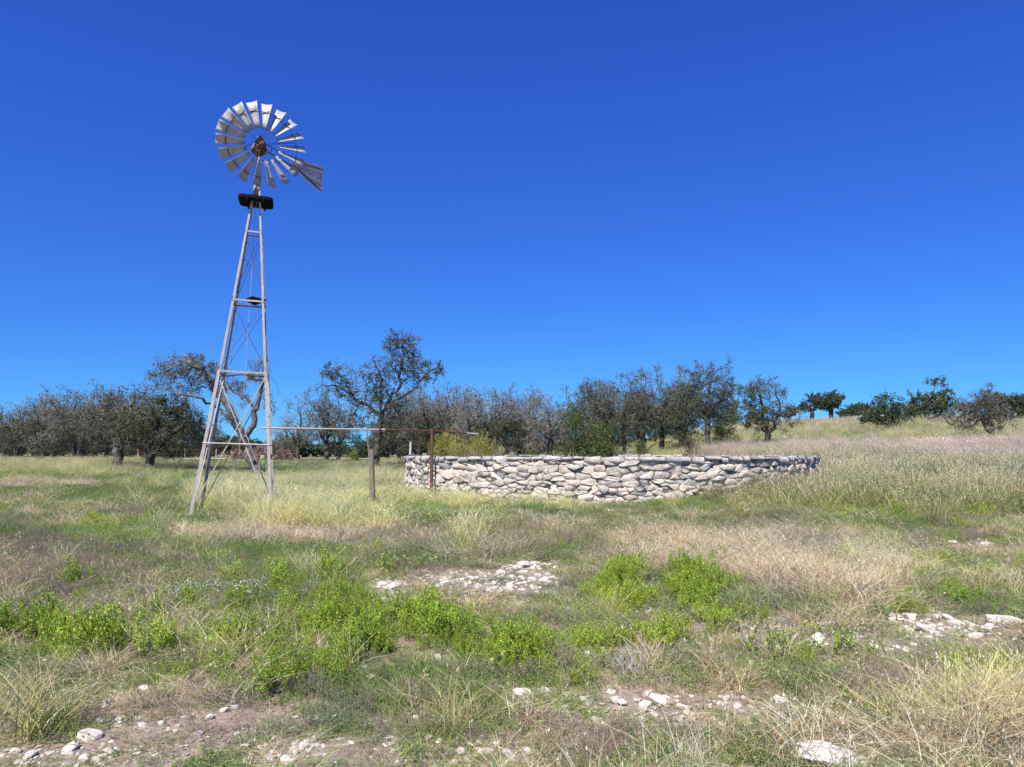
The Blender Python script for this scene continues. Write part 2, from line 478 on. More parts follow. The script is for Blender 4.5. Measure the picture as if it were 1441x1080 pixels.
# ------------------------------------------------------------------ ground sheet
def axis(lo, hi, n, k):
    t = np.linspace(-1, 1, n)
    s = np.sinh(k * t) / math.sinh(k)
    return np.where(s < 0, -s * lo, s * hi)
def make_ground():
    xs = axis(-900, 900, 330, 7.2)
    t = np.linspace(0, 1, 360)
    ys = -30 + 1630 * (np.sinh(5.6 * t ** 1.0) / math.sinh(5.6))
    ys = np.concatenate([np.linspace(-400, -31, 12), ys])
    X, Y = np.meshgrid(xs, ys)
    x, y = X.ravel(), Y.ravel()
    z = gz(x, y)
    z[y < 0] *= 1
    V = np.stack([x, y, z], 1)
    nx, ny = len(xs), len(ys)
    i = np.arange(nx - 1)[None, :] + np.arange(ny - 1)[:, None] * nx
    i = i.ravel()
    F = np.stack([i, i + 1, i + nx + 1, i + nx], 1)
    W = cover_weights(x, np.maximum(y, 2.6), z)
    W = W ** 1.2
    W /= W.sum(1, keepdims=True)
    C = W @ GROUNDCOL
    soil = np.array((.35, .265, .235))
    nearf = (1 - S((y - 18) / 25))[:, None] * .6
    bare = W[:, T['bare']][:, None]
    C = C * (1 - nearf * (1 - bare)) + soil * nearf * (1 - bare)
    m = NT("ground_soil_and_grass")
    n1 = m.noise(3.0, 6, .75); n2 = m.noise(22, 5, .75); n3 = m.noise(.22, 5, .6)
    mpp = m.n.new("ShaderNodeMapping"); mpp.inputs["Scale"].default_value = (.10, .55, 1)
    m.l.new(m.coord(), mpp.inputs[0])
    n4 = m.noise(1.0, 5, .65, vec=mpp.outputs[0])
    c = m.mix(1.0, m.attr("col"), m.ramp(n1, [(.25, (.62, .60, .58)), (.75, (1.35, 1.35, 1.32))]), 'MULTIPLY')
    c = m.mix(1.0, c, m.ramp(n2, [(.3, (.6, .58, .56)), (.7, (1.4, 1.4, 1.4))]), 'MULTIPLY')
    sx = m.n.new("ShaderNodeSeparateXYZ"); m.l.new(m.coord(), sx.inputs[0])
    fr = m.n.new("ShaderNodeMapRange"); m.l.new(sx.outputs[1], fr.inputs[0]); fr.inputs[1].default_value = 22; fr.inputs[2].default_value = 45
    g3 = m.mix(1.0, m.ramp(n3, [(.35, (0, 0, 0)), (.6, (.6, .6, .6))]), fr.outputs[0], 'MULTIPLY')
    c = m.mix(g3, c, (.17, .20, .06))
    c = m.mix(m.ramp(n4, [(.5, (0, 0, 0)), (.68, (.4, .4, .4))]), c, (.33, .25, .17))
    n5 = m.noise(60, 3, .8)
    c = m.mix(m.ramp(n5, [(.60, (0, 0, 0)), (.68, (.55, .55, .55))]), c, (.50, .46, .42))
    c = m.mix(m.ramp(n5, [(.30, (.6, .6, .6)), (.40, (0, 0, 0))]), c, (.13, .09, .07))
    m.color(c).rough(.95).bump(n2, .8, .03)
    me = np_mesh("ground", V, F, m.m, C, smooth=True)
    tag(link("ground", me), kind="structure")
make_ground()

# ------------------------------------------------------------------ plant meshes
def rnd_dirs(n, spread, up=1.0):
    a = rng.uniform(0, 2 * np.pi, n)
    s = np.abs(rng.normal(0, spread, n))
    d = np.stack([np.cos(a) * s, np.sin(a) * s, np.full(n, up)], 1)
    return d / np.linalg.norm(d, axis=1, keepdims=True)

def blades(n, h, spread, w, droop=.3, base_r=.04, hv=.35, cols=None, seeds=0, seedcol=(.6, .55, .5)):
    """n curved grass blades -> verts, faces, cols"""
    seg = 3
    base = rng.normal(0, base_r, (n, 3)); base[:, 2] = -.02
    d = rnd_dirs(n, spread)
    L = h * (1 + rng.uniform(-hv, hv, n))
    side = np.cross(d, rng.normal(0, 1, (n, 3))); side /= np.linalg.norm(side, axis=1, keepdims=True) + 1e-9
    hd = d.copy(); hd[:, 2] = 0
    bend = hd / (np.linalg.norm(hd, axis=1, keepdims=True) + 1e-9)
    ts = np.array([0, .4, .75, 1.0]); ws = np.array([1, .8, .5, .0])
    V = []; C = []
    ci = rng.integers(0, len(cols), n)
    cc = np.array(cols)[ci] * rng.uniform(.75, 1.25, (n, 1))
    for t, ww in zip(ts, ws):
        p = base + d * (L * t)[:, None] + bend * (droop * L * t ** 2.2)[:, None]
        p[:, 2] -= droop * .55 * L * t ** 2.5
        if ww > 0:
            V += [p - side * (w * ww / 2), p + side * (w * ww / 2)]; C += [cc, cc]
        else:
            V += [p]; C += [cc * 1.1]
    Vs = np.stack(V, 1); Cs = np.stack(C, 1)
    k = Vs.shape[1]
    o = np.arange(n)[:, None] * k
    q = np.concatenate([o + np.array([0, 1, 3, 2]), o + np.array([2, 3, 5, 4])], 0)
    t3 = o + np.array([4, 5, 6])
    V = Vs.reshape(-1, 3); C = Cs.reshape(-1, 3); F = [q, t3]
    if seeds:
        tips = Vs[:, 6]
        m_ = min(n, seeds)
        idx = rng.permutation(n)[:m_]
        tv = []
        for j in range(3):
            c0 = tips[idx] - d[idx] * (h * .05 * j) + rng.normal(0, .008, (m_, 3))
            s1 = rng.normal(0, 1, (m_, 3)); s1 /= np.linalg.norm(s1, axis=1, keepdims=True)
            tv.append(np.stack([c0 - s1 * w * 1.4, c0 + d[idx] * w * 5, c0 + s1 * w * 1.4], 1))
        tv = np.concatenate(tv, 0)
        n0 = len(V)
        V = np.concatenate([V, tv.reshape(-1, 3)])
        C = np.concatenate([C, np.tile(np.array(seedcol), (len(tv) * 3, 1)) * rng.uniform(.85, 1.15, (len(tv) * 3, 1))])
        F.append(n0 + np.arange(len(tv) * 3).reshape(-1, 3))
    return V, F, C

def stick_lines(P0, P1, w0, w1, col):
    """thin 3-sided sticks from P0 to P1 (arrays)"""
    n = len(P0)
    d = P1 - P0; d /= np.linalg.norm(d, axis=1, keepdims=True) + 1e-9
    a = np.cross(d, np.array([.3, .5, .81])); a /= np.linalg.norm(a, axis=1, keepdims=True) + 1e-9
    b = np.cross(d, a)
    V = np.zeros((n, 6, 3))
    w0 = np.broadcast_to(w0, (n,)); w1 = np.broadcast_to(w1, (n,))
    for k in range(3):
        ang = 2 * math.pi * k / 3
        o = a * math.cos(ang) + b * math.sin(ang)
        V[:, k] = P0 + o * w0[:, None]
        V[:, 3 + k] = P1 + o * w1[:, None]
    o = np.arange(n)[:, None] * 6
    F = np.concatenate([o + np.array([0, 1, 4, 3]), o + np.array([1, 2, 5, 4]), o + np.array([2, 0, 3, 5])], 0)
    C = np.repeat(np.asarray(col).reshape(-1, 3) if np.ndim(col) > 1 else np.tile(col, (n, 1)), 6, 0)
    return V.reshape(-1, 3), F, C

def leaf_quads(P, D, L, W, col):
    """one narrow leaf (rhombus) per point, pointing along D"""
    n = len(P)
    D = D / (np.linalg.norm(D, axis=1, keepdims=True) + 1e-9)
    s = np.cross(D, rng.normal(0, 1, (n, 3))); s /= np.linalg.norm(s, axis=1, keepdims=True) + 1e-9
    L = np.broadcast_to(L, (n,))[:, None]; W = np.broadcast_to(W, (n,))[:, None]
    V = np.stack([P, P + D * L * .5 - s * W * .5, P + D * L, P + D * L * .5 + s * W * .5], 1)
    F = np.arange(n * 4).reshape(-1, 4)
    C = np.repeat(col, 4, 0)
    return V.reshape(-1, 3), F, C

def merge(parts):
    V, F, C = [], [], []
    n = 0
    for v, f, c in parts:
        V.append(v); C.append(c)
        fs = f if isinstance(f, list) else [f]
        for g in fs: F.append(np.asarray(g) + n)
        n += len(v)
    F3 = [f for f in F if f.shape[1] == 3]; F4 = [f for f in F if f.shape[1] == 4]
    out = []
    if F4: out.append(np.concatenate(F4))
    if F3: out.append(np.concatenate(F3))
    return np.concatenate(V), out, np.concatenate(C)

def forb(nst, h, spread, leaf_n, leafL, leafW, stemcol, leafcols, base_r=.05, wst=.003, branch=0, lo=.15, droop=.15):
    """leafy herb: stems with many small leaves"""
    base = rng.normal(0, base_r, (nst, 3)); base[:, 2] = -.01
    d = rnd_dirs(nst, spread)
    L = h * rng.uniform(.6, 1.1, nst)
    p1 = base + d * (L * .55)[:, None]
    d2 = d + rng.normal(0, .15, (nst, 3)); d2[:, 2] += droop * 1.0; d2 /= np.linalg.norm(d2, axis=1, keepdims=True)
    p2 = p1 + d2 * (L * .45)[:, None]
    parts = [stick_lines(base, p1, wst, wst * .7, stemcol), stick_lines(p1, p2, wst * .7, wst * .3, stemcol)]
    if branch:
        j = np.repeat(np.arange(nst), branch); t = rng.uniform(.3, .95, len(j))[:, None]
        q0 = np.where(t < .55, base[j] + (p1[j] - base[j]) * t / .55, p1[j] + (p2[j] - p1[j]) * (t - .55) / .45)
        bd = d[j] + rng.normal(0, .6, (len(j), 3)); bd[:, 2] = np.abs(bd[:, 2]) + .2
        bd /= np.linalg.norm(bd, axis=1, keepdims=True)
        q1 = q0 + bd * (h * rng.uniform(.12, .3, len(j)))[:, None]
        parts.append(stick_lines(q0, q1, wst * .5, wst * .25, stemcol))
    if leaf_n:
        j = np.repeat(np.arange(nst), leaf_n); t = rng.uniform(lo, 1, len(j))[:, None]
        q = np.where(t < .55, base[j] + (p1[j] - base[j]) * t / .55, p1[j] + (p2[j] - p1[j]) * (t - .55) / .45)
        if branch:
            k = rng.random(len(j)) < .5
            jb = rng.integers(0, len(q0), len(j)); tt = rng.uniform(.2, 1, (len(j), 1))
            q = np.where(k[:, None], q0[jb] + (q1[jb] - q0[jb]) * tt, q)
        ld = d[j] * .7 + rng.normal(0, .6, (len(j), 3))
        cc = np.array(leafcols)[rng.integers(0, len(leafcols), len(j))] * rng.uniform(.7, 1.25, (len(j), 1))
        parts.append(leaf_quads(q, ld, leafL * rng.uniform(.6, 1.2, len(j)), leafW, cc))
    return merge(parts)

STRAW = [(.56, .49, .21), (.64, .57, .29), (.48, .42, .16), (.36, .38, .10), (.66, .60, .36)]
TAN = [(.50, .38, .25), (.58, .46, .33), (.42, .30, .19), (.62, .54, .42), (.36, .25, .16)]
GREEN = [(.17, .26, .05), (.22, .31, .07), (.12, .20, .04), (.26, .30, .10)]
BUSHG = [(.34, .48, .035), (.42, .55, .05), (.24, .36, .03), (.48, .52, .09), (.30, .40, .05), (.15, .23, .03)]
GREYG = [(.18, .22, .09), (.23, .27, .13), (.13, .17, .06), (.27, .29, .18), (.14, .20, .06)]
LOWG = [(.17, .24, .05), (.21, .29, .07), (.12, .18, .04), (.26, .29, .11), (.14, .21, .05)]
DEADC = [(.30, .25, .18), (.42, .36, .29), (.22, .165, .12), (.52, .46, .38)]
SILV = [(.30, .31, .10), (.40, .36, .16), (.17, .22, .06), (.48, .41, .23), (.34, .27, .14), (.12, .17, .04), (.22, .27, .08)]
PINK = [(.50, .38, .32), (.42, .30, .25), (.56, .47, .38), (.40, .38, .22)]

proto_col = {}
def protos(kind, meshes):
    c = bpy.data.collections.new(kind + "_clumps")
    for i, (V, F, C) in enumerate(meshes):
        me = np_mesh(kind + "_clump", V, F, M['cover'], C)
        o = bpy.data.objects.new(kind + "_clump", me)
        c.objects.link(o)
    proto_col[kind] = (c, len(meshes))
protos('straw', [blades(60, .50, .32, .0048, .38, .07, cols=STRAW, seeds=24, seedcol=(.62, .57, .40)) for _ in range(4)])
protos('tan', [blades(70, .32, .75, .0042, .55, .09, cols=TAN, seeds=8, seedcol=(.62, .54, .42)) for _ in range(4)])
protos('green', [blades(90, .19, .55, .0042, .4, .09, cols=GREEN) for _ in range(3)])
protos('bush', [forb(14, .25, .30, 84, .017, .0050, (.20, .19, .08), BUSHG, .06, .0022, branch=4, lo=.28) for _ in range(4)])
protos('grey', [forb(22, .16, .60, 26, .013, .0055, (.26, .23, .19), GREYG, .07, .002, branch=3) for _ in range(4)])
protos('low', [forb(22, .15, .62, 30, .015, .0055, (.24, .22, .15), LOWG, .08, .002, branch=2) for _ in range(4)])
protos('dead', [forb(20, .20, .55, 3, .018, .005, (.38, .29, .23), DEADC, .06, .0024, branch=7) for _ in range(4)])
protos('silver', [blades(55, .58, .26, .006, .30, .06, cols=SILV, seeds=22, seedcol=(.56, .47, .35)) for _ in range(4)])
protos('pink', [blades(50, .42, .30, .006, .25, .07, cols=PINK, seeds=45, seedcol=(.60, .45, .42)) for _ in range(4)])

def gn_scatter(name, coll, pts, rot, scl, vid, tint, label, cat):
    n = len(pts)
    me = bpy.data.meshes.new(name)
    me.vertices.add(n); me.vertices.foreach_set("co", np.asarray(pts, np.float32).ravel())
    for an, ty, fld, arr in (("rot", 'FLOAT_VECTOR', "vector", rot), ("scl", 'FLOAT_VECTOR', "vector", scl), ("tint", 'FLOAT_COLOR', "color", tint)):
        a = me.attributes.new(an, ty, 'POINT'); a.data.foreach_set(fld, np.asarray(arr, np.float32).ravel())
    a = me.attributes.new("vid", 'INT', 'POINT'); a.data.foreach_set("value", np.asarray(vid, np.int32))
    me.update()
    o = link(name, me)
    ng = bpy.data.node_groups.new(name + "_scatter", 'GeometryNodeTree')
    ng.interface.new_socket("Geometry", in_out='INPUT', socket_type='NodeSocketGeometry')
    ng.interface.new_socket("Geometry", in_out='OUTPUT', socket_type='NodeSocketGeometry')
    N, Lk = ng.nodes, ng.links
    gi, go = N.new("NodeGroupInput"), N.new("NodeGroupOutput")
    ci = N.new("GeometryNodeCollectionInfo"); ci.inputs["Collection"].default_value = coll
    ci.inputs["Separate Children"].default_value = True; ci.inputs["Reset Children"].default_value = True
    ip = N.new("GeometryNodeInstanceOnPoints"); ip.inputs["Pick Instance"].default_value = True
    def na(nm, ty):
        q = N.new("GeometryNodeInputNamedAttribute"); q.data_type = ty; q.inputs["Name"].default_value = nm
        return q.outputs["Attribute"]
    Lk.new(gi.outputs[0], ip.inputs["Points"]); Lk.new(ci.outputs[0], ip.inputs["Instance"])
    Lk.new(na("vid", 'INT'), ip.inputs["Instance Index"])
    Lk.new(na("rot", 'FLOAT_VECTOR'), ip.inputs["Rotation"]); Lk.new(na("scl", 'FLOAT_VECTOR'), ip.inputs["Scale"])
    Lk.new(ip.outputs[0], go.inputs[0])
    md = o.modifiers.new("scatter", 'NODES'); md.node_group = ng
    return tag(o, label, cat, kind="stuff")

# ---- tank position (used by the cover too)
TC = Vector((3.50, 27.05)); TR = 7.45; WT = 0.45
WALL_TOP = 1.555

ROCKLIST = [  # u, v, width px, label
 (99, 1055, 22, "blocky white stone at the bottom left corner, lower of the two biggest there"),
 (126, 1041, 28, "longer white stone at the bottom left, just right of the blocky one"),
 (42, 1065, 20, None), (22, 1062, 12, None), (119, 1070, 15, None), (147, 888, 12, "small white stone alone among the green weeds at far left"),
 (202, 970, 11, None), (227, 1018, 13, None), (279, 1033, 13, None), (315, 1001, 10, None), (295, 1011, 10, None), (201, 1022, 14, None),
 (427, 1055, 20, None), (443, 1052, 13, None), (404, 1073, 22, None), (416, 1012, 9, None), (406, 1001, 8, None), (521, 953, 10, None), (511, 942, 8, None),
 (430, 942, 9, None), (586, 1012, 14, "white stone at the foot of the dry grass stems, bottom centre left"),
 (615, 928, 15, "round white stone at the lower edge of the big green weed patch"), (692, 934, 11, None), (830, 921, 18, "flat white stone beside the two dead twiggy shrubs"),
 (736, 977, 20, "largest white stone of the bottom centre, below the dead branch"), (726, 973, 9, None), (769, 974, 17, None), (861, 977, 11, None), (905, 1002, 14, None), (840, 1013, 13, None),
 (875, 991, 9, None), (914, 862, 8, None), (897, 852, 8, None), (958, 994, 10, None), (968, 1005, 9, None), (736, 797, 22, "pale flat stone at the top right of the gravel patch"),
 (1150, 906, 26, "wide white stone in front of the lavender flowers on the right"), (1023, 986, 16, None), (1040, 997, 19, None), (1098, 991, 20, None), (1098, 1012, 12, None),
 (1330, 808, 13, None), (1363, 818, 10, None), (1280, 870, 20, "rounded white stone at the left of the stony strip on the right"), (1301, 886, 26, "long flat white stone below the rounded one on the right"), (1278, 889, 17, None),
 (1344, 879, 15, None), (1318, 869, 10, None), (1333, 871, 12, None), (1373, 897, 17, "angular white stone at the right end of the stony strip"), (1367, 880, 10, None), (1392, 882, 11, None),
 (1372, 967, 12, "small white oval stone alone in the grass at lower right"), (1285, 845, 17, None), (1263, 838, 14, None), (1387, 767, 12, None), (1340, 763, 10, None),
 (744, 1061, 11, None), (805, 1052, 13, None), (997, 1039, 14, None), (1016, 1024, 10, None), (336, 725, 12, "white stone in the grass between the windmill legs"), (355, 756, 7, None),
 (650, 1062, 18, None), (705, 808, 12, None), (665, 815, 12, None), (625, 822, 14, None), (540, 822, 12, None), (1165, 1000, 9, None), (560, 1075, 14, None),
]
ROCKPOS = []
for i, (u, v, w, lb) in enumerate(ROCKLIST):
    p = GUV(u, v + 2)
    ROCKPOS.append((p, w / FPX * p.y * (1.12 if w > 12 else 1.35)))
def clear_of_rocks(x, y):
    k = np.ones(len(x), bool)
    for p, sz in ROCKPOS:
        d = math.hypot(p.x, p.y); fx, fy = p.x / d, p.y / d
        along = (x - p.x) * fx + (y - p.y) * fy
        across = (x - p.x) * fy - (y - p.y) * fx
        k &= ~((np.abs(across) < sz * .62 + .03) & (along > -.15 - sz * .5) & (along < sz * .5))
    return k

def scatter_cover():
    bands = [(2.6, 6, 125, .9, 1.6), (6, 11, 90, 1.0, 1.5), (11, 20, 48, 1.15, 2), (20, 36, 24, 1.35, 3), (36, 62, 8, 1.9, 4), (62, 150, 1.3, 3.2, 6)]
    X, Y, SC = [], [], []
    for y0, y1, dens, sc, mrg in bands:
        w = lambda y: .74 * y + mrg
        area = (y1 - y0) * 2 * w(y1)
        n = int(area * dens)
        y = rng.uniform(y0, y1, n); x = rng.uniform(-1, 1, n) * w(y1)
        k = np.abs(x) < w(y)
        x, y = x[k], y[k]
        X.append(x); Y.append(y); SC.append(np.full(len(x), sc))
    x, y, sc = np.concatenate(X), np.concatenate(Y), np.concatenate(SC)
    # beyond 62 m only the open field on the right is seen
    r = np.hypot(x - TC.x, y - TC.y)
    keep = ~((r < TR + .12) & (r > TR - WT - .1))
    keep &= ~((y > 62) & (x / y < -.05))
    keep &= clear_of_rocks(x, y)
    x, y, sc, r = x[keep], y[keep], sc[keep], r[keep]
    z = gz(x, y)
    W = cover_weights(x, y, z)
    W = W ** 1.5
    cum = np.cumsum(W / W.sum(1, keepdims=True), 1)
    ty = (rng.random(len(x))[:, None] > cum).sum(1)
    hgt = .78 + .5 * fbm(x / .9, y / .9, 77)
    litter = (ty == T['bare']) & (y < 18) & (rng.random(len(x)) < .85)
    ty = np.where(litter, rng.choice([T['dead'], T['tan'], T['dead'], T['low'], T['grey']], len(x)), ty)
    lab = {
     'straw': ('dry_grass', "tall pale yellow dry grass standing round the windmill and posts", "grass"),
     'tan': ('brown_grass', "dry tan brown grass lying over in matted patches", "grass"),
     'green': ('green_grass', "short bright green grass between the drier patches", "grass"),
     'bush': ('leafy_weeds', "bright green feathery weeds spread across the foreground", "weeds"),
     'grey': ('grey_herbs', "low grey green herbs covering the stony ground", "weeds"),
     'low': ('low_herbs', "low dull green herbs covering the ground", "weeds"),
     'dead': ('dead_weeds', "dead purplish brown twiggy weeds close to the ground", "weeds"),
     'silver': ('seeding_grass', "tall green grass with silvery seed heads on the right", "grass"),
     'pink': ('pink_grass', "pinkish seeding grass on the slope at right", "grass"),
    }
    for k, (nm, lb, ct) in lab.items():
        idx = np.where(ty == T[k])[0]
        if k in ('bush', 'grey', 'low', 'dead'):
            idx = idx[y[idx] < 75]
        n = len(idx)
        coll, nv = proto_col[k]
        xx, yy, zz = x[idx], y[idx], z[idx]
        s = sc[idx] * hgt[idx] * rng.uniform(.65, 1.25, n)
        # tall clumps stay lower on the dry foreground
        if k in ('straw', 'silver', 'pink'):
            s *= .70 + .30 * S((yy - 8) / 8)
        if k == 'bush':
            cb = fbm(xx / .42, yy / .42, 111, 2)
            s *= .50 + 1.0 * S((cb - .25) / .5)
            s *= .88
        s *= 1 - .52 * S((yy - 24) / 22)
        hs = s * rng.uniform(.8, 1.2, n)
        hs = np.where(r[idx] < TR, hs * .9, hs)
        # grass right against the masonry is kept low enough to show the wall
        close = (r[idx] > TR) & (r[idx] < TR + 4.5) & (yy < TC.y) & (xx / yy < .2)
        hs = np.where(close, hs * .62, hs)
        endr = (r[idx] > TR) & (r[idx] < TR + 6) & (yy < TC.y) & (xx / yy >= .2) & (xx / yy < .46)
        hs = np.where(endr, hs * .78, hs)
        # short growth round the stony patches
        uu, vv = proj(xx, yy, zz)
        for (cu, cv, ru, rv, kk, ww) in PATCH:
            if kk == 'bare':
                q = ((uu - cu) / (ru * 1.15)) ** 2 + ((vv - cv - 14) / (rv * 1.2 + 16)) ** 2
                hs = hs * (1 - .62 * np.exp(-q ** 2) * min(1, ww / 5))
        if k in ('low', 'grey', 'dead', 'green'):
            hs = hs * (.72 + .28 * S((yy - 6) / 5))
        lit = litter[idx]
        hs = np.where(lit, hs * rng.uniform(.18, .5, n), hs); s = np.where(lit, s * .62, s)
        s3 = np.stack([s, s, hs], 1)
        wide = sc[idx] > 1.8
        s3[:, 0] = np.where(wide, s * 1.3, s); s3[:, 1] = s3[:, 0]
        lean = rng.normal(0, .12, (n, 2))
        rot = np.stack([lean[:, 0], lean[:, 1] + .06, rng.uniform(0, 2 * np.pi, n)], 1)
        t1 = fbm(xx / 1.3, yy / 1.3, 55); t2 = rng.uniform(.75, 1.2, n)
        if k == 'silver': t2 = t2 * (.62 + .55 * fbm(xx / 2.2, yy / 1.6, 131))
        if k == 'straw': t2 = t2 * (1 - .22 * S((yy - 20) / 20))
        br = (.80 + .7 * t1) * t2 * (1.12 if k in ('low', 'grey', 'green') else 1)
        tint = np.ones((n, 4)); tint[:, 0] = br * (.92 + .25 * (t1 - .5)); tint[:, 1] = br; tint[:, 2] = br * rng.uniform(.85, 1.1, n)
        gn_scatter(nm, coll, np.stack([xx, yy, zz], 1), rot, s3, rng.integers(0, nv, n), tint, lb, ct)
        print(k, n)
    return
scatter_cover()

# ------------------------------------------------------------------ stones lying about
def rock_mesh(seed, flat=.6, sub=2):
    bm = bmesh.new()
    bmesh.ops.create_icosphere(bm, subdivisions=sub, radius=.5)
    rr = random.Random(seed)
    axes = [Vector((rr.gauss(0, 1), rr.gauss(0, 1), rr.gauss(0, 1))).normalized() for _ in range(9)]
    cut = [rr.uniform(.26, .46) for _ in axes]
    for v in bm.verts:
        for a, c in zip(axes, cut):
            d = v.co.dot(a)
            if d > c: v.co -= a * (d - c)
        v.co += Vector((rr.gauss(0, 1), rr.gauss(0, 1), rr.gauss(0, 1))) * .018
        v.co.z *= flat
        v.co.x *= 1.15
    me = bpy.data.meshes.new("rock"); bm.to_mesh(me); bm.free()
    me.materials.append(M['rock'])
    return me
ROCKS = [rock_mesh(i, f) for i, f in enumerate((.55, .7, .45, .62, .8, .5))]
PEB = bpy.data.collections.new("pebbles")
for i in range(4):
    PEB.objects.link(bpy.data.objects.new("pebble", rock_mesh(50 + i, .6, 1)))

def scatter_gravel():
    n = 60000
    y = rng.uniform(2.7, 24, n); x = rng.uniform(-1, 1, n) * (.74 * 24 + 1)
    k = np.abs(x) < .74 * y + 1.2
    x, y = x[k], y[k]
    z = gz(x, y)
    W = cover_weights(x, y, z); W /= W.sum(1, keepdims=True)
    b = W[:, T['bare']]
    keep = rng.random(len(x)) < np.clip(b * 1.5, .07, 1) * np.clip(10 / y, .35, 1.0)
    x, y, z, b = x[keep], y[keep], z[keep], b[keep]
    # the pale patches carry extra gravel
    ex = []
    for (cu, cv, ru, rv, m_) in ((690, 816, 100, 18, 620), (545, 822, 28, 9, 110), (745, 800, 35, 7, 160), (1330, 878, 95, 22, 260), (1345, 765, 90, 20, 260), (100, 1062, 120, 18, 120), (1075, 992, 90, 16, 110), (760, 985, 90, 25, 120), (400, 1050, 150, 30, 160), (900, 1010, 120, 30, 160), (620, 1050, 120, 30, 120), (1285, 842, 40, 8, 80)):
        for _ in range(m_):
            rr_ = math.sqrt(random.random()); a = random.random() * 6.283
            ex.append((cu + ru * rr_ * math.cos(a), cv + rv * rr_ * math.sin(a)))
    ex = np.array(ex)
    # quick inverse of the projection on near-flat ground
    yy = CAMZ * FPX / np.maximum(ex[:, 1] - 636, 20)
    for _ in range(6):
        xx = (ex[:, 0] - CW / 2) / FPX * (yy * CP + (gz(ex[:, 0] * 0, yy) - CAMZ) * SP)
        zz = gz(xx, yy)
        b_ = (CH / 2 - ex[:, 1]) / FPX
        yy = np.clip((zz - CAMZ) / ((SP + b_ * CP) / (CP - b_ * SP)), 2.5, 60)
    xx = (ex[:, 0] - CW / 2) / FPX * (yy * CP + (zz - CAMZ) * SP)
    zz = gz(xx, yy)
    x = np.concatenate([x, xx]); y = np.concatenate([y, yy]); z = np.concatenate([z, zz])
    n = len(x)
    s = np.exp(rng.normal(math.log(.030), .55, n)); s = np.clip(s, .012, .11)
    s[-len(xx):] *= .95 * np.clip(yy / 7, .6, 1.15) * np.exp(rng.normal(0, .35, len(xx)))
    scl = np.stack([s * rng.uniform(.8, 1.4, n), s * rng.uniform(.8, 1.2, n), s * rng.uniform(.7, 1.1, n)], 1)
    rot = np.stack([rng.normal(0, .2, n), rng.normal(0, .2, n), rng.uniform(0, 6.28, n)], 1)
    gn_scatter("gravel", PEB, np.stack([x, y, z + s * .08], 1), rot, scl, rng.integers(0, 4, n), np.ones((n, 4)),
               "scattered white limestone gravel and chips on the bare soil", "gravel")
    print("gravel", n)
scatter_gravel()

for i, (u, v, w, lb) in enumerate(ROCKLIST):
    p, s = ROCKPOS[i]
    o = link("rock", ROCKS[i % len(ROCKS)], None, p + Vector((0, 0, s * .10)), (random.gauss(0, .15), random.gauss(0, .15), random.uniform(0, 6.28)))
    o.scale = (s, s * random.uniform(.7, .95), s * random.uniform(.8, 1.1))
    o["_uv"] = (u, v, w)
    tag(o, lb, "rock", None if lb else "small white rocks scattered over the ground")
ORD = ["first", "second", "third", "fourth", "fifth", "sixth", "seventh", "eighth", "ninth", "tenth", "eleventh", "twelfth", "thirteenth", "fourteenth", "fifteenth", "sixteenth", "seventeenth", "eighteenth", "nineteenth", "twentieth"]
def rock_labels():
    reg = {}
    for o in bpy.data.objects:
        if "_uv" not in o: continue
        u, v, w = o["_uv"]; del o["_uv"]
        if "label" in o: continue
        if v < 830 and u < 500: n = "in the grass by the windmill"
        elif v < 830 and u < 900: n = "in the pale gravel patch at centre"
        elif u > 1200 and v < 830: n = "on dry ground above the stony strip"
        elif u > 1200 and v < 860: n = "just above the stony strip at right"
        elif u > 1200: n = "in the stony strip at right"
        elif v < 900: n = "among the weeds right of centre"
        elif u < 260: n = "near the bottom left corner"
        elif u < 480 and v < 1030: n = "below the left end of green weeds"
        elif u < 620 and v >= 1030: n = "along the bottom edge, left of centre"
        elif u < 620: n = "below the big green weed patch"
        elif u < 820 and v > 1030: n = "along the bottom edge at centre"
        elif u < 980: n = "in the bottom centre, below the dead shrubs"
        else: n = "in the bottom right, left of the long grass"
        reg.setdefault(n, []).append((u, o))
    for n, L in reg.items():
        L.sort(key=lambda t: t[0])
        for i, (u, o) in enumerate(L):
            o["label"] = f"{ORD[i]} white rock from left {n}" if len(L) > 1 else f"single small white rock {n}"
rock_labels()
def boulder():
    bm = bmesh.new(); bmesh.ops.create_icosphere(bm, subdivisions=4, radius=.5)
    for v in bm.verts:
        n = v.co.normalized()
        q = fbm(np.array([n.x * 2.2 + 5]), np.array([n.y * 2.2 + n.z * 3]), 91)[0]
        q2 = fbm(np.array([n.x * 8 + 5]), np.array([n.y * 8 + n.z * 9]), 93)[0]
        v.co = n * (.36 + .24 * q + .10 * (q2 - .5)); v.co.z *= .5; v.co.x *= 1.3
    me = bpy.data.meshes.new("boulder"); bm.to_mesh(me); bm.free(); me.materials.append(mat_rock("bleached_boulder", [(0, (.60, .56, .55)), (1, (.68, .65, .64))]))
    p = GUV(1172, 1072)
    o = link("boulder", me, None, p + Vector((0, 0, .015)), (0.1, 0.25, 0.3)); o.scale = (.36, .26, .26)
    tag(o, "large pitted bleached boulder half sunk in the soil at the bottom right", "boulder")
boulder()

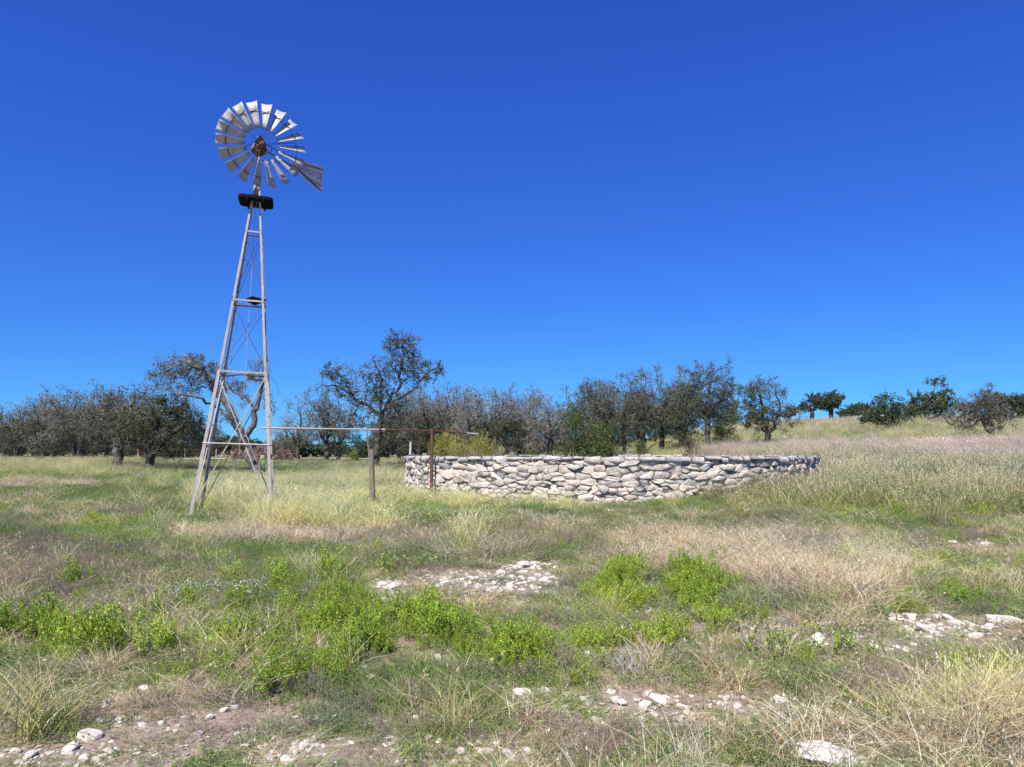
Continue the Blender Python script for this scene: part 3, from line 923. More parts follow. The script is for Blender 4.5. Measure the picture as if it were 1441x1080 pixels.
# ------------------------------------------------------------------ stone tank
def voronoi_cells(L, H, seeds, asp):
    """cells of seeds in [0,L]x[0,H], z stretched by asp"""
    pts = seeds * np.array([1, asp])
    out = []
    for i, p in enumerate(pts):
        poly = [np.array(q, float) for q in ((p[0] - .9, 0), (p[0] + .9, 0), (p[0] + .9, H * asp), (p[0] - .9, H * asp))]
        d = np.hypot(*(pts - p).T)
        nb = np.argsort(d)[1:26]
        for j in nb:
            q = pts[j]; m = (p + q) / 2; nrm = q - p
            new = []
            for k in range(len(poly)):
                a, b = poly[k], poly[(k + 1) % len(poly)]
                da, db = (a - m) @ nrm, (b - m) @ nrm
                if da <= 0: new.append(a)
                if da * db < 0: new.append(a + (b - a) * da / (da - db))
            poly = new
            if len(poly) < 3: break
        if len(poly) >= 3:
            P = np.array(poly); P[:, 1] /= asp
            # drop tiny edges
            keep = [k for k in range(len(P)) if np.hypot(*(P[k] - P[k - 1])) > .025]
            if len(keep) >= 3: out.append(P[keep])
    return out

def make_tank():
    root = empty("stone_tank", (TC.x, TC.y, 0))
    tag(root, "round dry-laid water tank wall of pale limestone beside the windmill", "stone wall")
    th0 = math.atan2(-TC.y, -TC.x)          # direction to the camera
    def at(s, z, dep):
        th = th0 + s / TR
        r = TR + dep
        return (r * math.cos(th), r * math.sin(th), z)
    # mortar core, a full ring
    n = 160; V = []; F = []
    for k in range(n):
        a = 2 * math.pi * k / n
        for r, z in ((TR - .03, -.4), (TR - .03, 1.46), (TR - WT, 1.46), (TR - WT, -.4)):
            V.append((r * math.cos(a), r * math.sin(a), z))
    for k in range(n):
        k2 = (k + 1) % n
        for j in range(3):
            F.append((k * 4 + j, k2 * 4 + j, k2 * 4 + j + 1, k * 4 + j + 1))
    link("mortar_core", np_mesh("mortar_core", np.array(V), np.array(F), M['mortar']), root)
    H0, H1 = .02, 1.46
    half = TR * R(96)
    L = 2 * half
    seeds = []
    z = 0.09
    rows = []
    while z < H1 - H0:
        rows.append(z); z += random.uniform(.105, .20)
    for z in rows:
        s = random.uniform(0, .3)
        while s < L:
            w = random.choice([.12, .16, .20, .25, .30, .36, .44, .52])
            seeds.append((s + w / 2, z + random.gauss(0, .045)))
            s += w
    seeds = np.array(seeds)
    keep = rng.random(len(seeds)) > .05
    cells = voronoi_cells(L, H1 - H0, seeds[keep], 2.5)
    stones = []
    for P in cells:
        P = P + rng.normal(0, .010, P.shape)
        c = P.mean(0)
        ext = P.max(0) - P.min(0)
        if ext.min() < .04: continue
        g = random.choice([.0015, .002, .003, .005, .013])
        def inset(q, k):
            d = q - c; l = np.hypot(*d.T)[:, None]
            return c + d * np.maximum(1 - k / np.maximum(l, 1e-3), .2)
        bulge = random.uniform(-.03, .045)
        R0, R1, R2 = inset(P, g), inset(P, g + .004), c + (P - c) * random.uniform(.78, .92) + rng.normal(0, .012, P.shape)
        tilt = rng.normal(0, .11, 2)
        V = []
        def dp(q, base): return base + bulge + float((q - c) @ tilt)
        for q in R0: V.append(at(q[0] - half, q[1] + H0, -.09))
        for q in R1: V.append(at(q[0] - half, q[1] + H0, dp(q, -.001 + random.gauss(0, .012))))
        for q in R2: V.append(at(q[0] - half, q[1] + H0, dp(q, .008 + random.gauss(0, .016))))
        V.append(at(c[0] - half, c[1] + H0, dp(c, .016 + random.gauss(0, .012))))
        m = len(P)
        F4 = []; F3 = []
        for k in range(m):
            k2 = (k + 1) % m
            F4 += [(k, k2, m + k2, m + k), (m + k, m + k2, 2 * m + k2, 2 * m + k)]
            F3.append((2 * m + k, 2 * m + k2, 3 * m))
        # how large it shows: width seen from the front
        vis = abs(math.cos((c[0] - half) / TR)) * ext[0] * ext[1] if abs(c[0] - half) < TR * R(74) else 0
        if c[1] < .1: vis *= .5
        stones.append((vis, np.array(V), [np.array(F4), np.array(F3)], c))
    stones.sort(key=lambda t: -t[0])
    # cap course
    caps = []
    s = -TR * math.pi
    while s < TR * math.pi - .3:
        w = random.uniform(.22, .80)
        w = min(w, TR * math.pi - s)
        hh = random.choice([.07, .10, .13, .16, .20])
        top = WALL_TOP + random.gauss(0, .008)
        V = []
        ns = 4
        o_ = random.gauss(0, .012)
        prof = [(.035, top - hh), (.075, top - hh * .55), (.05, top - .02), (.02, top), (-WT - .02, top), (-WT - .03, top - hh)]
        for i in range(ns):
            ss = s + .008 + (w - .016) * i / (ns - 1)
            for (dd, zz) in prof:
                V.append(at(ss, zz + random.gauss(0, .009), dd + o_ + random.gauss(0, .016)))
        F4 = []
        for i in range(ns - 1):
            for k in range(6):
                k2 = (k + 1) % 6
                F4.append((i * 6 + k, i * 6 + k2, (i + 1) * 6 + k2, (i + 1) * 6 + k))
        F4 += [(0, 1, 2, 3), (0, 3, 4, 5), (18, 21, 20, 19), (18, 23, 22, 21)]
        caps.append((s + w / 2, np.array(V), [np.array(F4)]))
        s += w
    ncap = 0
    restV = []
    for sc_, V, F in caps:
        if abs(sc_) < TR * R(80):
            link("cap_stone", np_mesh("cap_stone", V, F, M['cap']), root); ncap += 1
        else:
            restV.append((V, F, np.ones((len(V), 3))))
    ind = stones[:300]
    for vis, V, F, c in ind:
        me = np_mesh("stone", V, F, M['cap'] if random.random() < .08 else M['stone'])
        link("stone", me, root)
    rest = [(V, F, np.ones((len(V), 3))) for vis, V, F, c in stones[300:]]
    V, F, C = merge(rest)
    tag(link("small_stones", np_mesh("small_stones", V, F, M['stone']), root), kind="stuff")
    V, F, C = merge(restV)
    tag(link("rear_cap_stones", np_mesh("rear_cap_stones", V, F, M['cap']), root), kind="stuff")
    print("stones", len(stones), "caps", ncap)
make_tank()

# ------------------------------------------------------------------ windmill
def make_windmill():
    A = Vector((-8.19, 18.3)); B = Vector((-6.30, 18.86))
    ab = B - A; ac = Vector((-ab.y, ab.x))
    side = ab.length
    cen = A + ab / 2 + ac / 2
    yaw = math.atan2(ab.y, ab.x)
    g0 = gz1(cen.x, cen.y) - .05
    root = empty("windmill", (cen.x, cen.y, g0))
    # whole tower leans about 1.6 degrees to the right
    lean = R(1.75)
    root.rotation_euler = (0, lean, yaw)
    tag(root, "old steel water pumping windmill on a four legged lattice tower", "windmill")
    HT = 9.75
    def hs(z): return (side / 2) * (1 - z / HT) + .035
    def corner(sx, sy, z): return Vector((sx * hs(z), sy * hs(z), z))
    CS = [(-1, -1), (1, -1), (1, 1), (-1, 1)]
    # legs
    for sx, sy in CS:
        mb = MB()
        zb = -.25
        p0, pm, p1 = corner(sx, sy, zb), corner(sx, sy, 3.9), corner(sx, sy, 9.35)
        mb.angle(p0, pm, .078, .009, (Vector((-sx, 0, 0)), Vector((0, -sy, 0))))
        mb.angle(pm + Vector((-sx * .004, -sy * .004, -.18)), p1, .062, .008, (Vector((-sx, 0, 0)), Vector((0, -sy, 0))), .05)
        mb.build("leg", M['steel'], root)
    # girts
    for zi, w in ((1.95, .045), (3.9, .05), (5.9, .05), (7.9, .04)):
        for k in range(4):
            if zi < 2 and k == 2: continue
            a = corner(*CS[k], zi); b = corner(*CS[(k + 1) % 4], zi)
            sag = Vector((0, 0, 0))
            if abs(zi - 3.9) < .01 and k == 2:
                m_ = (a + b) / 2 + Vector((0, 0, .05))
                MB().tube([a, a.lerp(b, .6) + Vector((0, 0, .03)), b + Vector((0, 0, -.05))], .022, 6).build("girt", M['dark_steel'], root)
                continue
            if zi < 2:
                MB().tube([a, b], .018, 6).build("girt", M['pipe'], root)
            else:
                d = (b - a).normalized(); inn = Vector((-d.y, d.x, 0))
                MB().angle(a, b, w, .006, (Vector((0, 0, -1)), inn)).build("girt", M['steel'], root)
    # braces: bars in the bottom panel, rods above
    for k in range(4):
        a0, b0 = corner(*CS[k], .12), corner(*CS[(k + 1) % 4], .12)
        a1, b1 = corner(*CS[k], 3.85), corner(*CS[(k + 1) % 4], 3.85)
        d = (b0 - a0).normalized(); inn = Vector((-d.y, d.x, 0)) * .02
        for p, q, off in ((a0, b1, 1), (b0, a1, 2)):
            dd = (q - p).normalized(); wv = Vector((d.x, d.y, 0)) 
            nn = inn.normalized(); wv = dd.cross(nn).normalized()
            MB().angle(p + inn * off, q + inn * off, .027, .004, (wv, nn)).build("brace", M['steel'], root)
        for z0, z1 in ((3.9, 5.85), (5.9, 7.85)):
            a0, b0 = corner(*CS[k], z0), corner(*CS[(k + 1) % 4], z0)
            a1, b1 = corner(*CS[k], z1), corner(*CS[(k + 1) % 4], z1)
            for p, q in ((a0, b1), (b0, a1)):
                MB().tube([p + inn, q + inn], .0065, 4).build("brace_rod", M['dark_steel'], root)
    # climbing steps on the rear left leg
    for i in range(15):
        z = 1.2 + i * .46
        c = corner(-1, 1, z)
        o = Vector((.0, -.02, 0))
        mb = MB().tube([c + o, c + o + Vector((.16, 0, 0)), c + o + Vector((.16, 0, -.20 if i % 2 else -.02))], .009, 4)
        mb.build("climbing_step", M['dark_steel'], root)
    # pump rod down the middle
    MB().tube([(0, 0, .3), (0.02, 0, 4), (0, 0, 9.6)], .007, 5).build("pump_rod", M['steel'], root)
    # platform: rounded boards round a square hole
    mb = MB()
    def rrect(hx, hy, c, z):
        P = []
        for sx, sy in ((1, 1), (-1, 1), (-1, -1), (1, -1)):
            q = [(hx, hy - c), (hx - c * .3, hy - c * .3), (hx - c, hy)]
            if sx * sy < 0: q = q[::-1]
            P += [Vector((sx * a, sy * b, z)) for a, b in q]
        return P
    zt, zb = 8.86, 8.78
    o0, o1 = rrect(.46, .44, .15, zb), rrect(.46, .44, .15, zt)
    i0, i1 = rrect(.13, .12, .012, zb), rrect(.13, .12, .012, zt)
    n = 12
    vs = o0 + o1 + i0 + i1
    fs = []
    for k in range(n):
        k2 = (k + 1) % n
        fs += [(k, k2, n + k2, n + k), (2 * n + k, 3 * n + k, 3 * n + k2, 2 * n + k2), (n + k, n + k2, 3 * n + k2, 3 * n + k), (k, 2 * n + k, 2 * n + k2, k2)]
    mb.add(vs, fs)
    pl = mb.build("platform", M['deck'], root)
    for sgn in (-1, 1):
        MB().box((sgn * .22, 0, 8.745), (.05, .86, .06)).build("joist", M['deck'], pl)
    # small board at mid height
    mb = MB()
    for i in range(3):
        c0 = Vector((.26 - i * .11, .18 - i * .10, 6.0 + .012 * i))
        mb.box(c0 + Vector((-.02, -.03, -.03)), (.115, .80 - .12 * i, .05), Matrix.Rotation(R(24), 3, 'Z') @ Matrix.Rotation(R(5), 3, 'Y'))
    mb.build("mid_board", M['deck'], root)
    # ---- head: its own frame, so angles are set in world terms
    hz = 10.40
    # loose wire hanging off the right leg
    c = corner(1, -1, 3.9)
    MB().tube([c, c + Vector((.12, 0, -.12)), c + Vector((.27, 0, -.30)), c + Vector((.33, 0, -.52)), c + Vector((.30, 0, -.62))], .006, 4).build("loose_wire", M['dark_steel'], root)
    # mast
    MB().tube([(0, 0, 8.9), (0, 0, hz - .18)], [.05, .045], 8).build("mast", M['steel'], root)
    # axis azimuth measured in world, then turned into tower frame
    view_az = math.atan2(cen.x, cen.y)                       # about -21 deg
    away = view_az + R(-9)
    ax_w = Vector((math.sin(away), math.cos(away), 0))       # pointing away from the camera
    ax = Matrix.Rotation(-yaw, 3, 'Z') @ ax_w
    tail_az = R(25)
    tl = Matrix.Rotation(-yaw, 3, 'Z') @ Vector((math.sin(tail_az), math.cos(tail_az), 0))
    f = -ax                                                   # towards the camera
    up = Vector((0, 0, 1))
    f = (f + up * .02).normalized()
    right = up.cross(f).normalized() * 1.0                    # right as the viewer sees it
    upv = f.cross(right).normalized()
    hub = Vector((0, 0, hz)) + f * .30
    # gearbox + hood
    mb = MB()
    g = Vector((0, 0, hz - .02))
    prof = [(-.20, .07), (-.16, .12), (-.02, .15), (.10, .14), (.16, .08)]
    mb.tube([g + up * a for a, r in prof], [r for a, r in prof], 12)
    mb.tube([g - f * .22, g + f * .18], [.10, .085], 10)
    mb.tube([g - f * .22 - up * .18, g - f * .16 + up * .05], [.05, .10], 8)
    gb = mb.build("gearbox", M['rusty_dark'], root, smooth=True)
    # hood: tall pointed shell, open in front
    vs = []; fs = []
    na, nh = 14, 6
    for j in range(nh):
        t = j / (nh - 1)
        r = .25 * (1 - t ** 1.9) + .01
        for i in range(na + 1):
            a = R(-128 + 256 * i / na)
            p = g - f * .10 + up * (-.04 + .50 * t) + (-f * math.cos(a) * 1.25 + right * math.sin(a) * .85) * r
            vs.append(p)
    for j in range(nh - 1):
        for i in range(na):
            q = j * (na + 1) + i
            fs.append((q, q + 1, q + na + 2, q + na + 1))
    hood = MB().add(vs, fs).build("hood", M['steel'], gb, smooth=True)
    md = hood.modifiers.new("thickness", 'SOLIDIFY'); md.thickness = .006
    # wheel
    RO, RI = 1.225, .475
    def ring(rad, r, off, n=48):
        pts = [hub + f * off + (right * math.cos(2 * math.pi * k / n) + upv * math.sin(2 * math.pi * k / n)) * rad for k in range(n + 1)]
        return pts
    mb = MB()
    mb.tube(ring(RI, 0, .0), .008, 5, caps=False)
    mb.tube(ring(.97, 0, -.05), .008, 5, caps=False)
    wheel = mb.build("wheel", M['dark_steel'], root)
    MB().tube([hub - f * .12, hub - f * .02, hub + f * .05, hub + f * .09], [.07, .085, .07, .03], 12).build("hub", M['rust'], wheel, smooth=True)
    for k in range(6):
        a = 2 * math.pi * (k + .3) / 6
        e = right * math.cos(a) + upv * math.sin(a)
        for off in (0.05, -.10):
            MB().tube([hub + f * off + e * .06, hub + f * (-.03) + e * .97], .0075, 4).build("spoke", M['dark_steel'], wheel)
    for k in range(18):
        a = 2 * math.pi * (k + .35) / 18
        e = right * math.cos(a) + upv * math.sin(a)
        t = -right * math.sin(a) + upv * math.cos(a)
        vs = []; fs = []
        nr, nw = 5, 6
        rj = random.gauss(0, .01)
        for i in range(nr):
            rr_ = RI + (RO - RI) * i / (nr - 1)
            wd = .135 + (.315 - .135) * i / (nr - 1)
            pitch = R(44 - 12 * i / (nr - 1)) + rj
            nrm = f * math.cos(pitch) + t * math.sin(pitch)
            wdir = t * math.cos(pitch) - f * math.sin(pitch)
            for j in range(nw):
                s = j / (nw - 1) - .5
                bulge = (1 - (2 * s) ** 2) * wd * .14
                vs.append(hub + e * rr_ + wdir * (s * wd) - nrm * bulge + f * .0)
        for i in range(nr - 1):
            for j in range(nw - 1):
                q = i * nw + j
                fs.append((q, q + 1, q + nw + 1, q + nw))
        b = MB().add(vs, fs).build("blade", M['blade'], wheel, smooth=True)
        md = b.modifiers.new("thickness", 'SOLIDIFY'); md.thickness = .004
        # curved bracket that clips the blade to the outer ring
        pitch = R(36)
        wdir = t * math.cos(pitch) - f * math.sin(pitch); nrm = f * math.cos(pitch) + t * math.sin(pitch)
        pts = []
        for j in range(6):
            s = j / 5 - .5
            pts.append(hub + e * .97 + wdir * (s * .21) + nrm * (.012 - (1 - (2 * s) ** 2) * .05 + .02))
        MB().tube(pts, .012, 4).build("blade_bracket", M['dark_steel'], wheel)
    # tail
    tb = g + up * .13
    def tp(l, z): return tb + tl * l + up * z
    nrm_t = tl.cross(up).normalized()
    # which side looks at the camera
    if (Matrix.Rotation(yaw, 3, 'Z') @ nrm_t).dot(Vector((-cen.x, -cen.y, 0))) < 0: nrm_t = -nrm_t
    mb = MB()
    mb.tube([tp(.1, .10), tp(1.35, .10), tp(2.56, .30)], .014, 6)
    mb.tube([tp(.1, -.10), tp(1.35, -.10), tp(2.56, -.40)], .014, 6)
    tail = mb.build("tail_bone", M['dark_steel'], root)
    for l in (.45, .85):
        MB().tube([tp(l, .10), tp(l, -.10)], .010, 5).build("tail_strut", M['dark_steel'], tail)
    MB().tube([tp(.35, -.28), tp(.9, -.20), tp(1.4, -.12)], .010, 5).build("furl_lever", M['dark_steel'], tail)
    outline = [(1.32, .15), (2.66, .40), (2.70, -.04), (2.68, -.46), (1.32, -.17), (1.26, 0)]
    vs = [tp(l, z) + nrm_t * s for s in (.006, -.006) for l, z in outline]
    k6 = len(outline)
    fs = [tuple(range(k6)), tuple(range(2 * k6 - 1, k6 - 1, -1))] + [(i, (i + 1) % k6, (i + 1) % k6 + k6, i + k6) for i in range(k6)]
    vane = MB().add(vs, fs).build("tail_vane", M['vane'], root)
    for pts in ([tp(1.3, .06), tp(1.9, .13), tp(2.68, .30)], [tp(1.4, -.06), tp(2.66, -.42)]):
        MB().tube([p + nrm_t * .02 for p in pts], .016, 5).build("vane_rib", M['dark_steel'], vane)
    # faded lettering, reading left to right from the camera
    xdir = tl if (up.cross(nrm_t)).dot(tl) > 0 else -tl
    for txt, size, l0, z0, slope in (("AERMOTOR", .30, 1.56, -.085, -.0), ("CHICAGO", .17, 2.02, -.285, 0)):
        cu = bpy.data.curves.new("lettering", 'FONT'); cu.body = txt; cu.size = size; cu.extrude = .001
        cu.space_character = 1.0
        tmp = bpy.data.objects.new("tmp", cu)
        COL.objects.link(tmp)
        dg = bpy.context.evaluated_depsgraph_get()
        me = bpy.data.meshes.new_from_object(tmp.evaluated_get(dg))
        bpy.data.objects.remove(tmp)
        wtxt = max(v.co.x for v in me.vertices)
        k = (2.66 - l0) / wtxt
        z_ = up
        for v in me.vertices:
            x, y = v.co.x * k, v.co.y
            tt = x / (2.66 - l0)
            y = y * (.62 + .45 * tt) if txt == "AERMOTOR" else y * (.7 + .3 * tt)
            l = l0 + x if xdir == tl else 2.66 - x
            q = tp(l, z0 + y - .05 * math.sin(tt * 3.14) * 0) + nrm_t * (.0085 + v.co.z)
            v.co = q
        me.materials.clear(); me.materials.append(M['letter'])
        link("lettering", me, vane)
    return root
make_windmill()

# ------------------------------------------------------------------ pipe, posts
def pipe_and_posts():
    p0 = PT(366, 602.5, 18.9); p1 = PT(533, 604.8, 21.2); p2 = PT(607, 606.5, 22.3); p3 = PT(672, 611, 23.5)
    r = empty("water_pipe", p0)
    tag(r, "long overhead pipe running from the windmill to the stone tank, rusty at its far half", "pipe")
    a = MB().tube([p0 - p0, p1 - p0], .024, 8).build("pale_pipe_section", M['pipe'], r, smooth=True)
    b = MB().tube([p1 - p0, p2 - p0, p3 - p0], .024, 8).build("rusty_pipe_section", M['rust'], r, smooth=True)
    MB().tube([PT(537, 604.9, 21.26) - p0, PT(541, 605, 21.32) - p0], .034, 8).build("pipe_coupling", M['pipe'], r, smooth=True)
    d = (p3 - p2).normalized()
    MB().tube([p3 - p0 - d * .45, p3 - p0 + d * .02], .027, 8).build("pipe_tip", M['pipe'], r, smooth=True)
    # rusty iron post
    g = GP(607, 22.25)
    top = PT(607, 603, 22.25)
    o = MB().tube([(0, 0, -.3), (0, 0, top.z - g.z)], [.052, .048], 8)
    o = o.build("iron_post", M['rust'], None, smooth=True); o.location = g
    tag(o, "upright rusty red iron post holding the pipe in front of the tank wall", "post")
    # timber post with thin iron rod against it
    g = GP(522.5, 19.9); top = PT(522.5, 632, 19.9)
    H = top.z - g.z
    mb = MB()
    mb.tube([(0.02, 0, -.3), (.03, 0, .4), (0, 0, H * .7), (-.02, 0, H)], [.085, .078, .07, .055], 7)
    o = mb.build("timber_post", M['wood'], None); o.location = g
    tag(o, "short split weathered timber post standing in the tall grass right of the windmill", "post")
    g2 = GP(521, 20.1); t2 = PT(516, 606, 20.1)
    o = MB().tube([(0, 0, -.2), (-.03, 0, 1.2), (t2.x - g2.x, 0, t2.z - g2.z)], .022, 6).build("iron_rod", M['wood'], None); o.location = g2
    tag(o, "thin leaning pole behind the timber post reaching up to the pipe", "pole")
    # bleached post behind the tank
    g = GP(576.5, 33); top = PT(576.5, 622, 33)
    o = MB().tube([(0, 0, -.3), (0, 0, 1), (.03, 0, top.z - g.z)], [.06, .055, .05], 7).build("bleached_post", M['palewood']); o.location = g
    tag(o, "short bleached white post showing behind the left end of the tank wall", "post")
    # leaning iron bar inside the tank
    a_, b_ = PT(902, 639, 26), PT(932, 619, 26)
    g = Vector((a_.x - .9, 26, 1.0))
    pts = [Vector((-1.2, 0, .2 - a_.z)), Vector((0, 0, 0)), (b_ - a_) * .5 + Vector((0, 0, .03)), b_ - a_]
    o = MB().tube([q for q in pts], .022, 6).build("iron_bar", M['rust']); o.location = a_
    tag(o, "thin rusty bent bar leaning up over the tank wall at centre right", "bar")
pipe_and_posts()

# ------------------------------------------------------------------ trees
def colonize(nodes, parents, A, step, di, dk, maxit=120, jit=.22, maxn=3800):
    N = [np.array(n, float) for n in nodes]; P = list(parents)
    arr = np.array(N)
    D = np.linalg.norm(A[:, None] - arr[None], axis=2)
    near = D.argmin(1); nd = D.min(1)
    alive = np.ones(len(A), bool)
    for it in range(maxit):
        act = alive & (nd < di)
        if not act.any():
            if not alive.any(): break
            # reach: grow the closest
            i = np.where(alive)[0][nd[alive].argmin()]
            act = np.zeros(len(A), bool); act[i] = True
        idx = near[act]
        dirs = A[act] - np.array([N[k] for k in idx])
        dirs /= np.linalg.norm(dirs, axis=1, keepdims=True) + 1e-9
        un, inv = np.unique(idx, return_inverse=True)
        acc = np.zeros((len(un), 3)); np.add.at(acc, inv, dirs)
        acc /= np.linalg.norm(acc, axis=1, keepdims=True) + 1e-9
        acc += rng.normal(0, jit, acc.shape)
        acc /= np.linalg.norm(acc, axis=1, keepdims=True) + 1e-9
        new = np.array([N[k] for k in un]) + acc * step
        n0 = len(N)
        N += list(new); P += list(un)
        ai = np.where(alive)[0]
        Dn = np.linalg.norm(A[ai][:, None] - new[None], axis=2)
        m = Dn.min(1); am = Dn.argmin(1)
        better = m < nd[ai]
        near[ai[better]] = n0 + am[better]; nd[ai[better]] = m[better]
        alive[ai[nd[ai] < dk]] = False
        if len(N) > maxn: break
    return np.array(N), np.array(P)

def tree_data(trunks, blobs, r0, n_att=500, step=.28, twigs=4, leaf=1.0, leaf_size=.11, leafcols=None, twigcol=(.205, .195, .185), tip_r=.012, leaf_n=5, jit=.25, seed=0):
    """trunks: list of polylines (Vectors, local); first starts at the base. blobs: (centre, radii, weight, leafiness)"""
    nodes = []; par = []
    for ti, tr in enumerate(trunks):
        prev = -1
        tr = [np.array(p, float) for p in tr]
        if ti > 0:
            d = [np.linalg.norm(tr[0] - q) for q in nodes]
            prev = int(np.argmin(d))
        else:
            nodes.append(tr[0]); par.append(-1); prev = 0
        for a, b in zip(tr[:-1], tr[1:]):
            L = np.linalg.norm(b - a); k = max(1, int(L / (step * 1.1)))
            for i in range(1, k + 1):
                q = a + (b - a) * i / k + rng.normal(0, .06, 3)
                nodes.append(q); par.append(prev); prev = len(nodes) - 1
    tot = sum(b[2] * b[1][0] * b[1][1] * b[1][2] for b in blobs)
    A = []
    for c, rad, w, lf in blobs:
        k = max(12, int(n_att * w * rad[0] * rad[1] * rad[2] / tot))
        d = rng.normal(0, 1, (k, 3)); d /= np.linalg.norm(d, axis=1, keepdims=True)
        r = rng.random((k, 1)) ** (1 / 2.4)
        A.append(np.array(c) + d * r * np.array(rad))
    A = np.concatenate(A)
    N, P = colonize(nodes, par, A, step, step * 7, step * 1.15, jit=jit)
    n = len(N)
    # tips below each node -> radii
    cnt = np.zeros(n); nch = np.zeros(n, int)
    np.add.at(nch, P[1:], 1)
    cnt[nch == 0] = 1
    for i in range(n - 1, 0, -1): cnt[P[i]] += cnt[i]
    # nodes were appended in order parent < child
    cnt = np.maximum(cnt, 1)
    ex = math.log(cnt[0]) / math.log(r0 / tip_r) * 1.0
    rad = tip_r * cnt ** (1 / ex)
    rad[0] *= 1.25
    main = np.full(n, -1); best = np.zeros(n)
    for i in range(1, n):
        if cnt[i] > best[P[i]]: best[P[i]] = cnt[i]; main[P[i]] = i
    D = np.zeros((n, 3)); D[1:] = N[1:] - N[P[1:]]
    D[0] = D[1]
    D /= np.linalg.norm(D, axis=1, keepdims=True) + 1e-9
    Dm = D.copy(); k = main >= 0; Dm[k] += D[main[k]]; Dm /= np.linalg.norm(Dm, axis=1, keepdims=True) + 1e-9
    ref = np.array([.31, .47, .83])
    U = np.cross(Dm, ref); U /= np.linalg.norm(U, axis=1, keepdims=True) + 1e-9
    Wd = np.cross(Dm, U)
    parts = []
    e = np.arange(1, n)
    for lo, hi, sd in ((.05, 9, 8), (.022, .05, 5), (0, .022, 3)):
        c = e[(rad[e] >= lo) & (rad[e] < hi)]
        if not len(c): continue
        p = P[c]
        r_p = np.where(main[p] == c, rad[p], np.minimum(rad[p], rad[c] * 1.25))
        V = np.zeros((len(c), 2 * sd, 3))
        for q in range(sd):
            a = 2 * math.pi * q / sd
            V[:, q] = N[p] + (U[p] * math.cos(a) + Wd[p] * math.sin(a)) * r_p[:, None]
            V[:, sd + q] = N[c] + (U[c] * math.cos(a) + Wd[c] * math.sin(a)) * rad[c][:, None]
        o = np.arange(len(c))[:, None] * 2 * sd
        F = np.concatenate([o + np.array([q, (q + 1) % sd, sd + (q + 1) % sd, sd + q]) for q in range(sd)], 0)
        parts.append((V.reshape(-1, 3), F, np.ones((len(c) * 2 * sd, 3))))
    wood = merge(parts)
    # twigs
    small = e[rad[e] < .03]
    j = np.repeat(small, twigs)
    j = j[rng.random(len(j)) < np.where(nch[j] == 0, 1, .55)]
    td = D[j] * .7 + rng.normal(0, .62, (len(j), 3)); td[:, 2] += .12
    td /= np.linalg.norm(td, axis=1, keepdims=True)
    Lt = rng.uniform(.2, .62, len(j)) * (step / .28)
    q0 = N[j]; q1 = q0 + td * (Lt * .5)[:, None]
    td2 = td + rng.normal(0, .45, td.shape); td2 /= np.linalg.norm(td2, axis=1, keepdims=True)
    q2 = q1 + td2 * (Lt * .55)[:, None]
    tc = np.array(twigcol) * rng.uniform(.6, 1.35, (len(j), 1))
    tw = [stick_lines(q0, q1, tip_r * .85, tip_r * .65, tc), stick_lines(q1, q2, tip_r * .65, tip_r * .35, tc)]
    twg = merge(tw)
    # leaves in clumps
    lv = None
    if leaf > 0:
        jf = rng.integers(0, len(j), int(len(j) * leaf_n * 1.0))
        tt = rng.uniform(.2, 1, (len(jf), 1))
        pos = np.where(rng.random((len(jf), 1)) < .5, q0[jf] + (q1[jf] - q0[jf]) * tt, q1[jf] + (q2[jf] - q1[jf]) * tt)
        pos = pos + rng.normal(0, .07, pos.shape)
        # leafiness by blob and by clump noise
        lfv = np.zeros(len(pos)); bw = np.full(len(pos), 1e9)
        for c, rd, w, lf in blobs:
            q = (((pos - np.array(c)) / np.array(rd)) ** 2).sum(1)
            m = q < bw; lfv[m] = lf; bw[m] = q[m]
        nz = fbm(pos[:, 0] * .9 + pos[:, 2] * .5 + seed * 7.7, pos[:, 1] * .9 + pos[:, 2] * .8, 60 + seed, 3)
        pr = np.clip(lfv * leaf * (0.25 + 1.9 * S((nz - .34) / .26)), 0, 1)
        k = rng.random(len(pos)) < pr
        pos = pos[k]; nzk = nz[k]
        lc = leafcols if leafcols is not None else OAK
        cc = np.array(lc)[rng.integers(0, len(lc), len(pos))] * rng.uniform(.6, 1.5, (len(pos), 1))
        dd = rng.normal(0, 1, (len(pos), 3))
        lv = leaf_quads(pos, dd, leaf_size * rng.uniform(.7, 1.3, len(pos)), leaf_size * .62, cc)
    return wood, twg, lv
OAK = [(.060, .082, .032), (.078, .100, .038), (.042, .060, .025), (.095, .110, .052), (.12, .12, .08)]
OAKDARK = [(.038, .060, .023), (.052, .078, .029), (.028, .044, .018), (.070, .092, .035)]
OLIVE = [(.060, .078, .022), (.078, .095, .026), (.045, .06, .018), (.095, .105, .035)]
OAKGREY = [(.082, .084, .060), (.105, .102, .080), (.06, .068, .04), (.14, .132, .11), (.05, .062, .03)]

tree_n = 0
def make_tree(name, base, trunks, blobs, r0, label, group=None, bark='bark', **kw):
    """trunks and blobs in world coordinates; base = world position"""
    b = np.array(base)
    tr = [[np.array(p) - b for p in t] for t in trunks]
    bl = [(np.array(c) - b, rd, w, lf) for c, rd, w, lf in blobs]
    wood, twg, lv = tree_data(tr, bl, r0, **kw)
    root = empty(name, base)
    tag(root, label, "tree", group)
    link("trunk", np_mesh("trunk", wood[0], wood[1], M[bark], smooth=True), root)
    link("twigs", np_mesh("twigs", twg[0], twg[1], M['twig'], twg[2]), root)
    if lv is not None and len(lv[0]):
        link("crown", np_mesh("crown", lv[0], lv[1], M['leaf'], lv[2]), root)
    return root

